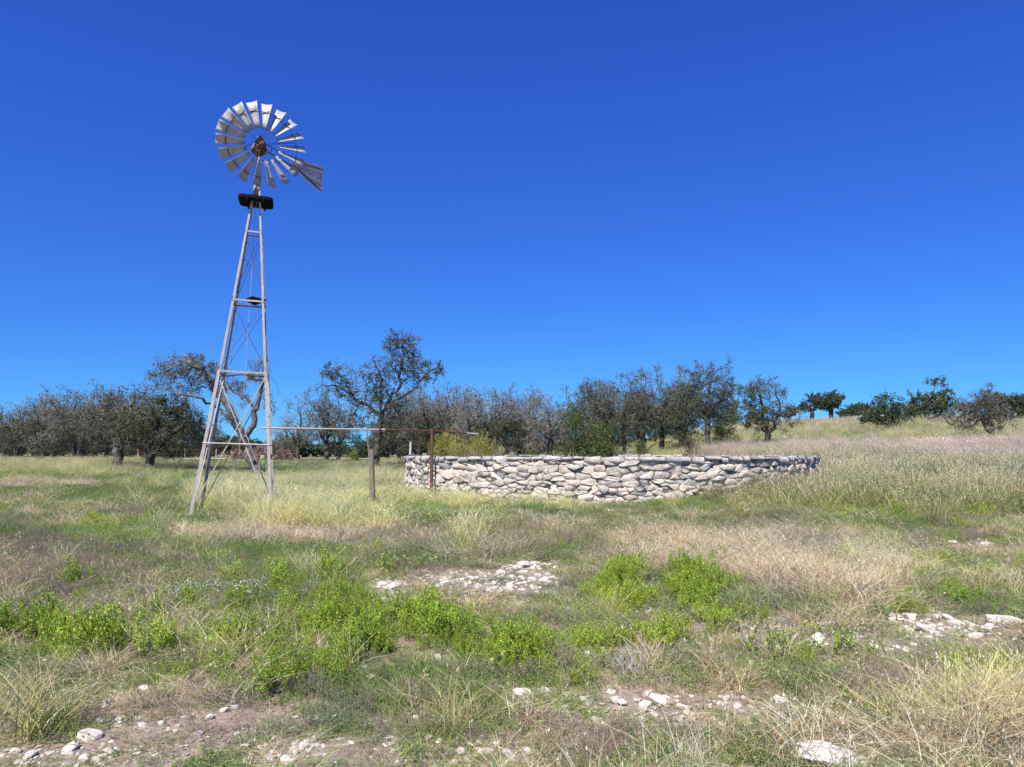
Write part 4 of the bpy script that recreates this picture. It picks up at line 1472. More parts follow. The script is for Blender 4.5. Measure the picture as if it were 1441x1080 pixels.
def px_tree(name, u, Y, trunks, blobs, r0, label, depth=.75, v0=None, **kw):
    """trunks: lists of (u,v[,dy]); blobs: (u,v,ru,rv,leafiness[,dy])"""
    base = GP(u, Y)
    TRK = []
    for i, t in enumerate(trunks):
        L = []
        if i == 0: L.append(np.array(base) - np.array((0, 0, .15)))
        for q in t:
            dy = q[2] if len(q) > 2 else 0
            L.append(np.array(PT(q[0], q[1], Y + dy)))
        TRK.append(L)
    BL = []
    k = Y / FPX
    for q in blobs:
        dy = q[5] if len(q) > 5 else 0
        c = np.array(PT(q[0], q[1], Y + dy))
        BL.append((c, (q[2] * k, max(q[2], q[3]) * k * depth, q[3] * k), 1.0, q[4]))
    return make_tree(name, base, TRK, BL, r0, label, **kw)

# 1. leaning oak behind the windmill
px_tree("leaning_oak", 362, 42,
  [[(356, 650), (345, 632), (340, 612), (330, 590), (318, 565), (312, 548)],
   [(342, 618), (350, 608), (358, 598), (360, 580), (364, 560), (369, 540), (364, 520)],
   [(318, 565), (300, 545), (285, 520, -.5), (262, 507, -1)],
   [(330, 590), (305, 575), (285, 562, -1), (250, 555, -1.5)],
   [(358, 575), (345, 560), (330, 553, 1), (318, 545, 1.5)],
   [(366, 552), (380, 570), (384, 583)],
   [(368, 556), (380, 556, .5), (386, 575, .8)]],
  [(262, 518, 44, 19, .35), (230, 530, 24, 12, .3), (285, 535, 26, 18, .35), (255, 548, 30, 12, .2), (310, 525, 18, 10, .2, 1),
   (330, 545, 22, 10, .3, 1), (364, 522, 16, 22, .12), (380, 570, 9, 14, .2), (320, 585, 14, 12, .2, -1), (345, 560, 12, 14, .15)],
  .30, "old live oak with a thick leaning trunk right behind the windmill tower", n_att=1100, step=.22, twigs=4, leaf=1.5, leaf_n=7,
  leafcols=OAKGREY, leaf_size=.085, tip_r=.014, seed=1)
# 2. tall oak in the middle
px_tree("tall_oak", 530, 45,
  [[(531, 640), (533, 615), (534, 592), (536, 575)],
   [(534, 592), (545, 570), (562, 560), (582, 548), (592, 535), (605, 522), (618, 518)],
   [(536, 575), (538, 550), (536, 530), (527, 512)],
   [(545, 568), (560, 545), (564, 520), (568, 495), (566, 476)],
   [(534, 585), (520, 572), (500, 562), (485, 550), (468, 542), (455, 545)],
   [(500, 562), (490, 545), (478, 530), (468, 520)]],
  [(566, 484, 26, 20, .75), (572, 510, 28, 22, .6), (604, 521, 24, 14, .75), (588, 535, 26, 16, .7), (530, 520, 24, 20, .7),
   (475, 527, 28, 18, .65), (460, 548, 20, 13, .7), (492, 547, 28, 16, .6), (515, 563, 30, 17, .6), (542, 567, 32, 20, .7), (556, 600, 26, 18, .6), (538, 545, 24, 24, .4), (508, 588, 24, 18, .5)],
  .20, "tallest live oak with spreading crooked limbs standing alone behind the pipe", n_att=1150, step=.21, twigs=4, leaf=1.15, leaf_n=9, bark='bark_dark',
  leafcols=OAKDARK + OAK[3:], leaf_size=.10, tip_r=.015, seed=2, depth=.6)
# 3. left oak with stout trunk
px_tree("stout_oak", 164, 47,
  [[(165, 650), (166, 636), (168, 622)],
   [(168, 622), (160, 600), (148, 582), (140, 568)], [(168, 622), (180, 600), (186, 575), (192, 552)],
   [(166, 634), (180, 628, -1), (200, 630, -2), (215, 636, -2.4)], [(168, 618), (172, 590), (160, 570), (157, 560)], [(160, 600), (130, 590), (112, 580)]],
  [(190, 556, 22, 16, .6), (158, 560, 24, 14, .5), (150, 585, 36, 20, .5), (190, 590, 36, 22, .6), (122, 590, 24, 20, .5), (205, 565, 22, 14, .6), (175, 615, 30, 14, .5, -1)],
  .34, "live oak with a stout pale trunk and grey broken limbs at far left", n_att=800, step=.25, twigs=4, leaf=1.0, leaf_n=7, leafcols=OAK, seed=3, tip_r=.015)
# 4. dark leafy oak left of the windmill
px_tree("low_oak", 209, 45,
  [[(210, 650), (212, 640)], [(212, 640), (195, 622), (180, 612)], [(212, 640), (232, 620), (250, 605), (270, 590)], [(212, 640), (215, 610), (225, 590)]],
  [(225, 590, 45, 28, .9), (262, 598, 32, 30, .95), (190, 612, 34, 24, .8), (240, 625, 40, 18, .8), (270, 615, 22, 20, .9), (250, 568, 22, 14, .6)],
  .27, "low dense dark oak with branches sweeping near the ground left of the windmill", n_att=900, step=.26, twigs=4, leaf=1.1, leaf_n=10, leafcols=OAKDARK + OAK[3:4], seed=4, bark='bark_dark', tip_r=.014)
# 5. oak right of centre with several trunks
px_tree("clump_oak", 1082, 53,
  [[(1080, 612), (1075, 598)], [(1080, 615), (1090, 600), (1096, 585)], [(1078, 610), (1066, 596), (1058, 580)], [(1075, 600), (1072, 575), (1070, 555)], [(1090, 600), (1098, 570), (1092, 552)], [(1096, 588), (1112, 580), (1125, 582)]],
  [(1060, 552, 26, 16, .8), (1075, 542, 20, 10, .6), (1092, 553, 18, 14, .4), (1050, 582, 28, 18, .85), (1080, 575, 26, 18, .8), (1105, 585, 18, 22, .25), (1122, 585, 16, 14, .08), (1070, 596, 26, 12, .7)],
  .22, "free standing oak with several trunks and bare twigs on its right side", n_att=900, step=.26, twigs=4, leaf=2.0, leaf_n=12, leafcols=OAK[:4] + OLIVE[:2], seed=5, bark='bark_dark')
# 6. bare leaning oak at right
px_tree("bare_oak", 1397, 45,
  [[(1396, 618), (1392, 605), (1386, 595), (1382, 590)], [(1382, 590), (1370, 580), (1355, 583), (1342, 600)], [(1384, 592), (1388, 575), (1392, 558), (1396, 545)], [(1382, 590), (1368, 600), (1355, 604)], [(1384, 592), (1375, 570), (1372, 556)], [(1386, 592), (1400, 580), (1412, 575)]],
  [(1375, 578, 30, 20, .45), (1350, 588, 22, 16, .18), (1392, 562, 20, 18, .35), (1408, 585, 20, 18, .5), (1360, 600, 20, 9, .1), (1396, 545, 5, 10, .1)],
  .19, "nearly bare small oak with a curved leaning trunk on the pink grass at right", n_att=900, step=.20, twigs=5, leaf=1.6, leaf_n=8, leafcols=OAKGREY, seed=6, leaf_size=.08)
# 7. small round oak
px_tree("round_oak", 1248, 68,
  [[(1248, 606), (1248, 598)], [(1248, 600), (1235, 585)], [(1248, 600), (1262, 585)], [(1248, 598), (1248, 575)]],
  [(1248, 572, 22, 16, 1.4), (1232, 585, 24, 12, 1.4), (1266, 582, 22, 14, 1.4), (1250, 592, 22, 10, 1.3)],
  .25, "small dark round oak standing by itself on the pale slope", n_att=700, step=.32, twigs=4, leaf=1.6, leaf_n=14, leafcols=OAKDARK, seed=7, bark='bark_dark', leaf_size=.17)
# 8. broad olive oak on the slope
px_tree("broad_oak", 1305, 88,
  [[(1303, 590), (1302, 584)], [(1303, 592), (1290, 580)], [(1303, 592), (1322, 584), (1330, 570)], [(1302, 586), (1305, 565)]],
  [(1304, 572, 26, 14, 1.4), (1286, 576, 16, 12, 1.3), (1326, 572, 20, 14, 1.4), (1330, 556, 14, 10, 1.3), (1305, 560, 18, 8, 1.2), (1316, 538, 14, 5, .5), (1282, 556, 7, 5, 1)],
  .40, "broad olive green oak with a thin crown rising above it on the slope", n_att=800, step=.40, twigs=4, leaf=1.6, leaf_n=13, leafcols=OLIVE, seed=8, bark='bark_dark', leaf_size=.22, tip_r=.02)
# 9. dark oak far right edge
px_tree("edge_oak", 1422, 92,
  [[(1422, 596), (1422, 590)], [(1422, 592), (1412, 580)], [(1422, 592), (1434, 582)], [(1422, 590), (1424, 574)]],
  [(1422, 578, 22, 12, 1.4), (1436, 575, 20, 13, 1.4), (1424, 565, 20, 8, 1.3), (1404, 570, 12, 10, 1.1)],
  .34, "dark spreading oak at the right edge of the photo", n_att=600, step=.40, twigs=4, leaf=1.6, leaf_n=13, leafcols=OAKDARK, seed=9, bark='bark_dark', leaf_size=.22, tip_r=.02)
# 10. pair on the ridge
RIDGE = px_tree("ridge_oak", 1143, 132,
  [[(1143, 583), (1143, 578)], [(1143, 580), (1135, 570)], [(1143, 580), (1152, 570)]],
  [(1142, 570, 18, 10, 1.5), (1132, 574, 12, 8, 1.4), (1150, 563, 16, 8, 1.4)],
  .4, "left one of two dark oaks standing close together on the ridge", n_att=400, step=.55, twigs=4, leaf=1.6, leaf_n=12, leafcols=OAKDARK, seed=10, bark='bark_dark', leaf_size=.32, tip_r=.025)

# generic trees of the tree line, named by look
def line_tree(name, u, Y, top, w, leafy, label, bare=False, group=None, seed=0, low=None, **kw):
    base = GP(u, Y); vb = proj(base.x, base.y, base.z)[1]
    h = vb - top
    rr = random.Random(seed)
    fork = vb - h * rr.uniform(.22, .32)
    tr = [[(u + rr.uniform(-3, 3), fork)]]
    bl = []
    nb = rr.randint(4, 5)
    for i in range(nb):
        t = (i + .5) / nb * 2 - 1
        uu = u + t * w * .40 + rr.uniform(-4, 4)
        vv = top + h * (.28 + .16 * abs(t) + rr.uniform(-.08, .14))
        tr.append([(u, fork), ((u + uu) / 2 + rr.uniform(-4, 4), (fork + vv) / 2 + rr.uniform(-5, 5), rr.uniform(-1, 1)), (uu, vv, rr.uniform(-1.5, 1.5))])
        bl.append((uu, vv, w * .20, h * .18, leafy * rr.uniform(.6, 1.2), rr.uniform(-1.5, 1.5)))
        bl.append((uu + rr.uniform(-6, 6), vv + h * .24, w * .22, h * .15, (low if low is not None else leafy) * rr.uniform(.8, 1.2), rr.uniform(-1.5, 1.5)))
    for i in range(7):
        uu = u + rr.uniform(-.46, .46) * w
        vv = top + h * rr.uniform(.02, .20)
        bl.append((uu, vv, w * .05, h * rr.uniform(.07, .13), .12, rr.uniform(-1.2, 1.2)))
    kw.setdefault('bark', 'bark_dark'); kw.setdefault('leaf', 1.5); kw.setdefault('twigs', 5); kw.setdefault('step', .30); kw.setdefault('n_att', 750)
    return px_tree(name, u, Y, tr, bl, rr.uniform(.2, .27), label, seed=seed, depth=.9, **kw)

TL = {}
TL['a'] = line_tree("live_oak", 78, 68, 556, 85, .55, "grey live oak with a ragged top, first tree left of the stout trunked oak", seed=11, leafcols=OAK + OAKGREY, leaf_n=8, leaf=1.1, bark='bark', twigcol=(.25, .24, .225))
TL['b'] = line_tree("live_oak", 24, 66, 572, 85, .6, "grey green live oak at the very left edge of the photo", seed=12, leafcols=OAK + OAKGREY, leaf_n=8, leaf=1.1, bark='bark', twigcol=(.25, .24, .225))
TL['c'] = line_tree("bare_tree", 418, 74, 560, 54, .05, "bare grey tree with upswept twigs right of the windmill", seed=13, low=.5, leafcols=OAKGREY + OAKDARK, leaf_n=7, twigcol=(.265, .25, .245))
TL['d'] = line_tree("live_oak", 458, 66, 548, 60, .3, "thin half bare oak just left of the tallest oak", seed=14, low=.6, leafcols=OAK + OAKGREY, leaf_n=7)
TL['e'] = line_tree("bare_tree", 605, 64, 545, 85, .10, "bare grey tree right of the tallest oak, behind the rusty post", seed=15, low=.9, leafcols=OAKDARK, leaf_n=10, twigcol=(.265, .25, .245))
TL['f'] = line_tree("bare_tree", 690, 66, 544, 85, .06, "bare twiggy tree above the end of the pipe", seed=16, low=.8, leafcols=OAKDARK, leaf_n=10, twigcol=(.265, .25, .245))
TL['g'] = line_tree("bare_tree", 773, 58, 546, 62, .08, "open bare tree with sky showing under its crown, behind the tank", seed=17, low=.15, leafcols=OAKGREY, leaf_n=6, twigcol=(.265, .25, .245))
TL['h'] = line_tree("live_oak", 828, 60, 530, 74, .85, "rounded leafy oak above the green juniper bush", seed=18, leafcols=OAK, leaf_n=9)
TL['i'] = line_tree("half_bare_oak", 930, 62, 518, 80, .18, "half bare oak with purplish twigs on top and dark leaves below", seed=19, low=1.1, leafcols=OAKDARK + OAK[:2], leaf_n=10, twigcol=(.265, .25, .245))
TL['j'] = line_tree("tall_half_bare_oak", 995, 58, 506, 92, .28, "highest oak at the right end of the tree line, dark leaves low down", seed=20, low=1.1, leafcols=OAKDARK + OAK[:2], leaf_n=10, n_att=950)

tree_copies = 0
def copy_tree(src, u, Y, top, label, group=None, rot=None, name=None, squash=1.0, sink=0.0):
    """copy of a tree placed on the ground, scaled so that its top reaches the given height"""
    base = GP(u, Y)
    need = PT(u, top - (9 if top < 560 else 3), Y).z - base.z
    h = src["_h"] if "_h" in src else None
    if h is None:
        h = max((v for ch in src.children for v in [max(c[2] for c in ch.bound_box)]), default=5)
        src["_h"] = h
    c = src.copy(); COL.objects.link(c)
    if "group" in c: del c["group"]
    if "_h" in c: del c["_h"]
    tag(c, label, "tree", group)
    if name: c.name = name
    c.location = base - Vector((0, 0, sink))
    s = need / h
    c.scale = (s * squash, s * squash, s)
    c.rotation_euler = (0, 0, random.uniform(0, 6.28) if rot is None else rot)
    for ch in src.children:
        d = ch.copy(); COL.objects.link(d); d.parent = c
    return c
GL = "grey live oaks along the left tree line"
for (k, u, Y, top, sq) in (('b', 52, 80, 570, 1.1), ('a', 112, 60, 556, 1), ('b', 128, 74, 550, 1.1), ('a', -20, 62, 583, 1.2), ('a', 5, 88, 580, 1.2), ('b', 100, 88, 560, 1.2), ('a', 232, 62, 560, 1.2), ('b', 185, 80, 560, 1.1), ('a', 290, 70, 585, 1.3)):
    copy_tree(TL[k], u, Y, top, "grey live oak merged in the crowded tree line on the left", GL, squash=sq)
for (k, u, Y, top, sq) in (('f', 60, 64, 556, .9), ('c', 108, 66, 548, 1.1), ('f', 150, 72, 541, 1), ('c', 28, 70, 566, 1.1), ('e', 205, 58, 545, .9), ('f', 235, 66, 552, 1)):
    copy_tree(TL[k], u, Y, top, "bare grey tree rising out of the left tree line", GL, squash=sq)
GM = "half bare trees in the middle of the tree line"
for (k, u, Y, top, sq) in (('e', 575, 76, 550, 1.1), ('f', 640, 70, 548, 1), ('e', 665, 80, 550, 1.1), ('f', 728, 72, 548, 1), ('e', 712, 84, 556, 1), ('f', 590, 86, 560, 1.2), ('c', 650, 60, 556, 1), ('d', 622, 74, 556, 1.1), ('c', 745, 66, 552, 1),
                           ('f', 560, 76, 556, 1.1), ('e', 545, 84, 575, 1.2), ('f', 615, 82, 546, 1.1), ('c', 680, 74, 544, 1.2), ('f', 755, 80, 550, 1)):
    copy_tree(TL[k], u, Y, top, "twiggy half bare tree in the crowded tree line behind the tank", GM, squash=sq)
GR = "oaks crowded at the right end of the tree line"
for (k, u, Y, top, sq) in (('i', 880, 66, 530, .9), ('h', 860, 74, 540, 1.1), ('i', 905, 76, 530, 1), ('h', 900, 64, 548, 1), ('i', 960, 72, 518, 1), ('h', 965, 66, 535, 1), ('h', 1015, 74, 548, 1.1), ('d', 845, 58, 538, 1), ('i', 800, 72, 548, 1)):
    copy_tree(TL[k], u, Y, top, "dark leaved oak with bare purplish top, crowded with others behind the tank", GR, squash=sq)
copy_tree(TL['d'], 476, 72, 560, "thin tree partly hidden by the left limbs of the tallest oak", squash=1.1)
copy_tree(TL['c'], 398, 82, 585, "small bare tree seen just right of the right windmill leg", squash=1.1)
copy_tree(RIDGE, 1170, 134, 556, "right one of two dark oaks standing close together on the ridge", squash=1.0)
GF = "small dark trees along the far ridge at right"
for (u, Y, top) in ((1197, 145, 570), (1207, 150, 568), (1223, 148, 568), (1285, 145, 570), (1360, 130, 566), (1392, 120, 558), (1440, 130, 560), (1190, 155, 576), (1110, 140, 572), (1060, 145, 580), (1030, 140, 585), (1460, 110, 556)):
    copy_tree(RIDGE, u, Y, top, "small dark tree on the far ridge line at right", GF, squash=1.15)
GB = "dark far trees behind the windmill field"
LOWT = RIDGE
for i in range(34):
    u = 215 + i * 22 + random.uniform(-6, 6)
    copy_tree(LOWT, u, 105 + random.uniform(-12, 25), random.uniform(600, 612), "low dark tree far off across the field between the trunks", GB, squash=1.9, sink=1.3)
for i in range(12):
    copy_tree(LOWT, -20 + i * 22 + random.uniform(-6, 6), 115 + random.uniform(-12, 25), random.uniform(592, 606), "low dark tree far off across the field between the trunks", GB, squash=1.9, sink=1.3)

# ------------------------------------------------------------------ bushes, cactus, single plants
def plant(name, p, data, label, cat, group=None, part="foliage", scale=1.0, mat='leaf'):
    o = link(name, np_mesh(name, data[0], data[1], M[mat], data[2]), None, p)
    o.scale = (scale,) * 3
    return tag(o, label, cat, group)
def bush_data(w, d, h, n, cols, leafL, leafW, stems=26, stemcol=(.16, .13, .11), clump=26, inner=.35):
    """leafy bush: clumped leaves over a dome, with stems inside"""
    cl = rng.normal(0, 1, (clump, 3)); cl /= np.linalg.norm(cl, axis=1, keepdims=True)
    cl *= rng.uniform(inner, 1, (clump, 1)); cl[:, 2] = np.clip(np.abs(cl[:, 2]) * 1.25 + .05, 0, 1.05)
    cl *= rng.uniform(.75, 1.1, (clump, 1))
    cl = cl * np.array((w / 2, d / 2, h * .88))
    j = rng.integers(0, clump, n)
    p = cl[j] + rng.normal(0, 1, (n, 3)) * np.array((w, d, h)) * .085
    p[:, 2] = np.abs(p[:, 2])
    tintc = rng.uniform(.75, 1.25, (clump, 1))
    cc = np.array(cols)[rng.integers(0, len(cols), n)] * tintc[j] * rng.uniform(.7, 1.3, (n, 1))
    dd = rng.normal(0, 1, (n, 3)) + (p / np.array((w, d, h))) * 2
    lf = leaf_quads(p, dd, leafL * rng.uniform(.6, 1.3, n), leafW, cc)
    base = rng.normal(0, .06 * w, (clump, 3)); base[:, 2] = -.05
    mid = base + (cl - base) * .5 + rng.normal(0, .04 * w, (clump, 3))
    st = merge([stick_lines(base, mid, .02, .014, stemcol), stick_lines(mid, cl, .014, .006, stemcol)])
    return merge([lf, st])
JUN = [(.075, .115, .02), (.10, .15, .026), (.15, .19, .035), (.05, .075, .018)]
YEL = [(.46, .42, .06), (.55, .50, .10), (.36, .36, .06), (.30, .33, .07)]
RED = [(.16, .10, .07), (.20, .13, .10), (.10, .11, .04), (.14, .15, .05), (.12, .07, .05)]
def bush(name, u, v_top, Y, wpx, data_kw, label, cat="bush", group=None, base_z=None):
    g = GP(u, Y)
    if base_z is not None: g.z = base_z
    h = PT(u, v_top, Y).z - g.z
    w = wpx * Y / FPX
    dat = bush_data(w, w * .8, h, **data_kw)
    root = empty(name, g); tag(root, label, cat, group)
    link("foliage", np_mesh("foliage", dat[0], dat[1], M['leaf'], dat[2]), root)
    return root
bush("juniper_bush", 806, 590, 27, 100, dict(n=14000, cols=JUN, leafL=.09, leafW=.045, clump=46, inner=.3), "large dark green juniper bush growing above the middle of the tank wall")
bush("juniper_bush", 856, 602, 28.5, 60, dict(n=7000, cols=JUN + RED[:1], leafL=.085, leafW=.04, clump=30, inner=.3), "looser juniper bush with reddish tips joining the right side of the large one")
bush("green_bush", 750, 626, 24.5, 44, dict(n=3600, cols=[(.10, .13, .02), (.14, .16, .03), (.17, .17, .04), (.07, .09, .02)], leafL=.06, leafW=.035, clump=30), "low rounded yellow green bush left of the juniper behind the tank wall")
bush("red_bush", 972, 612, 27.5, 40, dict(n=3800, cols=RED, leafL=.07, leafW=.035, clump=30), "reddish brown and green shrub rising behind the right half of the tank wall")
bush("dark_shrub", 1140, 631, 24.6, 30, dict(n=1500, cols=[(.06, .065, .03), (.12, .11, .07), (.09, .09, .04)], leafL=.06, leafW=.02, clump=18), "dark scrubby shrub at the right end of the tank wall", base_z=.9)
bush("green_bush", 497, 632, 58, 18, dict(n=1200, cols=[(.13, .20, .03), (.17, .24, .04)], leafL=.12, leafW=.07, clump=14), "small bright green bush in the field left of the tallest oak")
bush("green_bush", 858, 628, 52, 26, dict(n=1200, cols=[(.10, .15, .03), (.14, .18, .04)], leafL=.12, leafW=.06, clump=14), "bright green bush at the foot of the tree line behind the tank")
bush("green_bush", 905, 618, 56, 34, dict(n=1500, cols=[(.08, .12, .03), (.11, .15, .04)], leafL=.12, leafW=.06, clump=14), "green bush under the half bare oak at the tree line")
bush("dark_bush", 560, 648, 36, 34, dict(n=1800, cols=[(.07, .09, .035), (.10, .12, .05)], leafL=.07, leafW=.03, clump=16), "dark green low bush left of the tank wall end")
bush("dark_bush", 1110, 634, 27.0, 34, dict(n=900, cols=[(.10, .09, .05), (.07, .07, .035)], leafL=.06, leafW=.02, clump=16), "brown low shrub behind the wall near its right end")
bush("dark_bush", 1020, 600, 66, 40, dict(n=2500, cols=OAKDARK, leafL=.16, leafW=.10, clump=22), "dark evergreen bush at the right foot of the tree line")
# tall yellow-green weeds in the tank
gy = "tall yellow green weeds growing inside the tank"
wd = [forb(26, 1.0, .20, 60, .07, .010, (.24, .22, .08), YEL, .10, .006, branch=5, lo=.3) for _ in range(3)]
wm = [np_mesh("yellow_weed", d[0], d[1], M['leaf'], d[2]) for d in wd]
for i, (u, vt, Y) in enumerate(((620, 612, 24.2), (634, 609, 24.6), (646, 618, 24), (658, 618, 24.8), (668, 612, 25), (678, 611, 24.4), (690, 616, 24.2), (612, 618, 24.6), (640, 620, 23.8), (700, 625, 24.2))):
    g = GP(u, Y); g.z = .9
    h = PT(u, vt, Y).z - g.z
    o = link("yellow_weed", wm[i % 3], None, g, (0, 0, random.uniform(0, 6)))
    o.scale = (h * .75, h * .75, h * 1.0)
    tag(o, "tall yellow green feathery weed rising over the left part of the tank wall", "weed", gy)
# grey-pink dead brush mounds behind the wall
gd = "grey dead brush mounds inside the tank"
dd_ = [forb(60, .55, .8, 6, .03, .008, (.36, .29, .28), [(.42, .35, .34), (.34, .28, .27)], .14, .004, branch=9) for _ in range(2)]
dm = [np_mesh("dead_brush", d[0], d[1], M['twig'], d[2]) for d in dd_]
for i, (u, vt, Y, w) in enumerate(((640, 630, 23.6, 26), (668, 631, 23.2, 26), (700, 630, 23.6, 24), (1000, 618, 26.6, 34), (1060, 626, 26, 30), (985, 625, 26, 24), (722, 632, 23.4, 18), (1035, 628, 25.5, 24), (655, 628, 24, 24), (885, 632, 25, 20))):
    g = GP(u, Y); g.z = .95
    h = PT(u, vt, Y).z - g.z
    o = link("dead_brush", dm[i % 2], None, g, (0, 0, random.uniform(0, 6)))
    o.scale = (w * Y / FPX * 1.3, w * Y / FPX * 1.3, h * 1.9)
    tag(o, "greyish pink rounded mound of dead twigs showing over the tank wall", "brush", gd)
# prickly pear
def cactus(u, v, Y, n, base_z, label, s=1.0):
    g = GP(u, Y)
    if base_z is not None: g.z = base_z
    root = empty("prickly_pear", g); tag(root, label, "cactus")
    m = NT("cactus_pad"); nn = m.noise(9, 3); m.color(m.ramp(nn, [(.3, (.12, .19, .07)), (.7, (.22, .30, .13))])).rough(.6)
    bm = bmesh.new(); bmesh.ops.create_uvsphere(bm, u_segments=12, v_segments=8, radius=.5)
    for v_ in bm.verts:
        v_.co.y *= .14; v_.co.z = v_.co.z + .5; v_.co.x *= .8 * (.6 + .5 * v_.co.z)
    me = bpy.data.meshes.new("pad"); bm.to_mesh(me); bm.free(); me.materials.append(m.m)
    pos = [(Vector((0, 0, 0)), 0, 0)]
    rr = random.Random(u)
    for i in range(n):
        b, tilt, _ = pos[rr.randrange(len(pos))] if i else pos[0]
        o = link("pad", me, root, b, (rr.gauss(0, .2), rr.gauss(0, .5) + tilt, rr.uniform(0, 3.1)))
        sz = rr.uniform(.20, .30) * s
        o.scale = (sz, sz, sz)
        tip = Vector((rr.uniform(-.18, .18), rr.uniform(-.1, .1), sz * .85))
        pos.append((b + tip, rr.gauss(0, .2), 0))
cactus(712, 0, 24.2, 10, 1.25, "prickly pear cactus behind the tank wall left of the round green bush")
cactus(376, 0, 38, 8, None, "prickly pear cactus at the foot of the leaning oak", 1.1)
cactus(1262, 0, 7.3, 4, None, "small prickly pear beside the rounded white stone on the right", .35)
# piles seen through the tower
def pile(u, v_top, Y, wpx, label):
    g = GP(u, Y); h = PT(u, v_top, Y).z - g.z; w = wpx * Y / FPX
    n = 900
    a = rng.uniform(0, 6.28, n); r = np.sqrt(rng.random(n))
    p = np.stack([np.cos(a) * r * w / 2, np.sin(a) * r * w / 2, (1 - r ** 2) * h * rng.uniform(.75, 1, n)], 1)
    d = rng.normal(0, 1, (n, 3)); d[:, 2] *= .4; d /= np.linalg.norm(d, axis=1, keepdims=True)
    L = rng.uniform(.15, .5, n)[:, None]
    c = np.array((.30, .22, .20)) * rng.uniform(.6, 1.3, (n, 1))
    V, F, C = stick_lines(p - d * L, p + d * L, .03, .015, c)
    o = link("brush_pile", np_mesh("brush_pile", V, F, M['twig'], C), None, g)
    tag(o, label, "pile")
pile(368, 629, 62, 26, "pinkish brown heap of cut brush seen between the right windmill legs")
pile(336, 634, 62, 18, "smaller brown brush heap left of the leaning oak trunk")
pile(398, 634, 66, 22, "low brown brush heap just right of the windmill")
# fence far off on the left
def far_fence():
    root = empty("wire_fence", GP(240, 88)); tag(root, "rusty far fence with short posts across the field left of the windmill", "fence")
    b = root.location
    pts = []
    for i in range(9):
        g = GP(150 + i * 22, 88) ; pts.append(g - b)
        MB().tube([g - b - Vector((0, 0, .2)), g - b + Vector((0, 0, 1.15))], .05, 6).build("fence_post", M['palewood'], root)
    for z in (.95, .7, .45):
        MB().tube([p + Vector((0, 0, z)) for p in pts], .03, 4).build("fence_rail", M['rust'], root)
far_fence()
# pale track beyond the left trees
def track():
    V = []; F = []
    for i in range(30):
        x = -70 + i * 3.0
        for y in (74 + .6 * math.sin(i * .5), 80 + .6 * math.sin(i * .4)):
            V.append((x, y, 0))
    V = np.array(V, float); V[:, 2] = gz(V[:, 0], V[:, 1]) + .06
    for i in range(29): F.append((2 * i, 2 * i + 2, 2 * i + 3, 2 * i + 1))
    m = NT("caliche_track"); n = m.noise(1.5, 5); m.color(m.ramp(n, [(.3, (.42, .38, .34)), (.7, (.58, .54, .50))])).rough(.95)
    tag(link("track", np_mesh("track", V, np.array(F), m.m)), kind="structure")
track()

# foreground individuals
def tuft(u, v, data, label, cat="grass tuft", name="grass_tuft", s=1.0, mat='leaf', group=None):
    return plant(name, GUV(u, v), data, label, cat, group, scale=s, mat=mat)
tuft(50, 1040, blades(110, .48, .42, .006, .45, .08, cols=STRAW + GREEN[:1]), "loose tuft of long pale grass stems at the bottom left corner")
tuft(402, 748, blades(220, .62, .38, .010, .4, .16, cols=[(.55, .42, .16), (.60, .46, .2), (.5, .45, .18), (.40, .38, .12)]), "golden orange grass clump just right of the front windmill leg")
tuft(612, 1015, blades(30, .36, .3, .005, .5, .04, cols=STRAW), "few thin straw coloured stems leaning left at the bottom centre")
tuft(480, 880, blades(55, .34, .7, .006, .6, .10, cols=STRAW + TAN[:2]), "dry straw coloured tangle inside the big green weed patch")
tuft(1380, 1060, blades(160, .55, .6, .006, .6, .14, cols=TAN[:3] + STRAW), "big leaning clump of long tan grass at the bottom right corner")
tuft(1430, 950, blades(110, .5, .6, .006, .6, .12, cols=TAN[:2] + STRAW), "arching tan grass clump at the right edge above the corner one")
tuft(1270, 1040, blades(90, .42, .6, .006, .6, .12, cols=TAN[:2] + STRAW + GREEN[:1]), "fine greenish tan grass clump left of the bottom right corner clump")
tuft(648, 775, blades(70, .5, .25, .007, .3, .06, cols=SILV), "upright pale grass tuft alone on the brown ground left of centre")
tuft(1165, 800, forb(50, .32, .7, 0, .02, .004, (.22, .15, .14), DEADC, .10, .003, branch=8), "dark purplish dead twig clump in the middle of the tan grass", "shrub", "dead_shrub", mat='twig')
tuft(793, 948, forb(34, .26, .45, 0, .02, .004, (.34, .28, .26), DEADC, .07, .003, branch=8), "left one of two small dead upright twiggy shrubs at bottom centre", "shrub", "dead_shrub", mat='twig')
tuft(888, 955, forb(34, .25, .65, 0, .02, .004, (.42, .38, .36), DEADC, .08, .003, branch=8), "right one of two small dead twiggy shrubs, paler and more spread", "shrub", "dead_shrub", mat='twig')
tuft(1440, 735, bush_data(.9, .8, .6, 1600, GREEN[:3] + LOWG[:2], .06, .012, clump=20), "dark green grassy bush cut by the right edge of the photo", "bush", "green_bush")
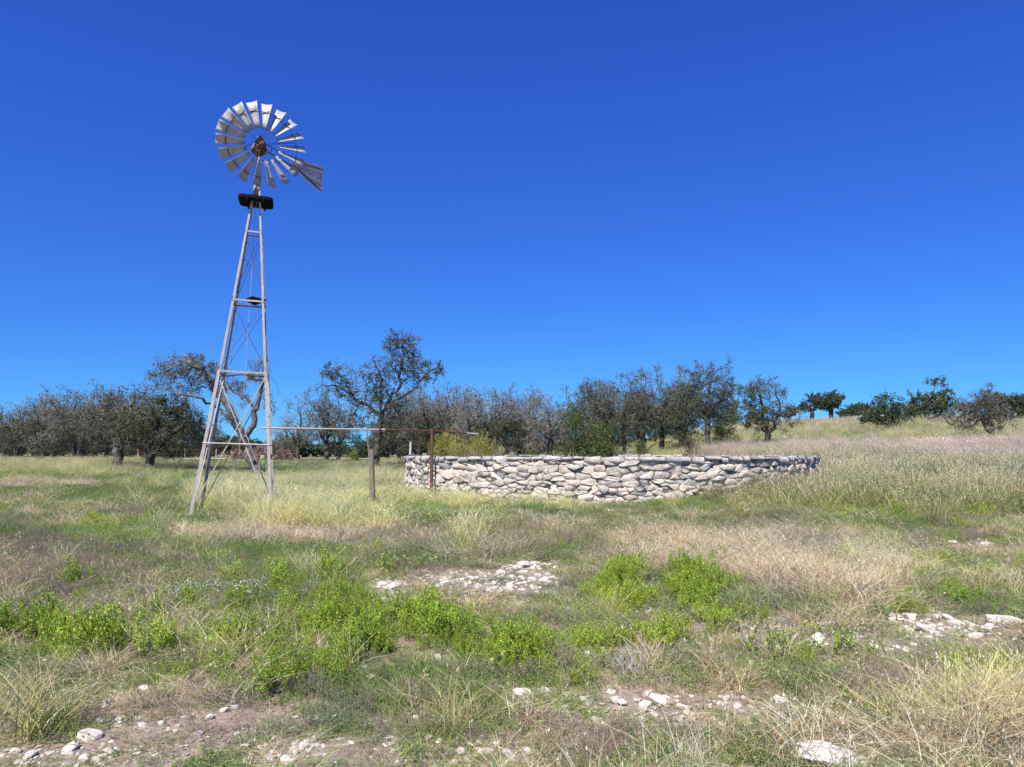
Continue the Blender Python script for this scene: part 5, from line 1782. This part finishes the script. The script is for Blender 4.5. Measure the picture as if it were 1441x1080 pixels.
def flowers(u, v, w, n, label):
    g = GUV(u, v)
    base = forb(24, .26, .5, 26, .03, .010, (.2, .22, .1), LOWG + BUSHG[:2], .12, .0025, branch=3)
    a = rng.uniform(0, 6.28, n); r = np.sqrt(rng.random(n)) * w
    p = np.stack([np.cos(a) * r, np.sin(a) * r, rng.uniform(.12, .27, n)], 1)
    d = rng.normal(0, 1, (n, 3)); d[:, 2] = np.abs(d[:, 2])
    c = np.array([(.52, .50, .64), (.62, .60, .70), (.45, .42, .60)])[rng.integers(0, 3, n)]
    root = empty("flowering_plant", g); tag(root, label, "flowers")
    link("foliage", np_mesh("foliage", *base[:2], M['leaf'], base[2]), root).scale = (w / .25, w / .25, 1)
    V1, F1, C1 = leaf_quads(p, d, .015, .012, c)
    V2, F2, C2 = leaf_quads(p, -d + rng.normal(0, .5, d.shape), .015, .012, c)
    V, F, C = merge([(V1, F1, C1), (V2, F2, C2)])
    tag(link("petals", np_mesh("petals", V, F, M['leaf'], C), root), kind="stuff")
flowers(260, 850, .40, 110, "patch of tiny pale lavender flowers, left one of the two left of the green weeds")
flowers(338, 850, .32, 130, "patch of tiny pale lavender flowers, right one of the two left of the green weeds")
flowers(1085, 925, .26, 60, "pale lavender flowers left of the wide white stone on the right")
flowers(1175, 925, .32, 80, "pale lavender flowers just in front of the wide white stone on the right")
flowers(560, 805, .5, 60, "thin scatter of lavender flowers above the big green weed patch")
# fallen grey branch
def fallen():
    g = GUV(712, 950)
    k = .0042 * 1.0
    mb = MB()
    mb.tube([(-.16, 0, .015), (-.05, .02, .03), (.06, -.01, .02), (.16, .02, .05), (.22, .0, .04)], [.006, .011, .012, .010, .005], 6)
    mb.tube([(.05, 0, .02), (.12, .06, .06), (.18, .07, .05)], [.008, .006, .003], 5)
    o = mb.build("fallen_branch", M['wood'], None, smooth=True); o.location = g + Vector((0, 0, .02)); o.scale = (1.5, 1.2, 1.2)
    tag(o, "grey dead branch lying on the ground at bottom centre", "branch")
fallen()
for o in bpy.data.objects:
    if "_h" in o: del o["_h"]
def ordinals(group, fmt, limit=20):
    L = sorted([o for o in bpy.data.objects if o.get("group") == group], key=lambda o: proj(o.location.x, o.location.y, o.location.z)[0])
    if len(L) <= limit:
        for i, o in enumerate(L): o["label"] = fmt.format(ORD[i])
ordinals(GL, "{} from the left of the grey oaks crowded in the left tree line")
ordinals(GM, "{} from the left of the twiggy half bare trees crowded behind the tank")
ordinals(GR, "{} from the left of the dark leaved purplish topped oaks behind the tank")
ordinals(GF, "{} from the left of the small dark trees on the far right ridge")
ordinals(gy, "{} from the left of the tall yellow green weeds in the tank")
ordinals(gd, "{} from the left of the greyish pink dead brush mounds in the tank")
tris = sum(len(m.loops) - 2 * len(m.polygons) for m in bpy.data.meshes)
print("TRIS", tris)
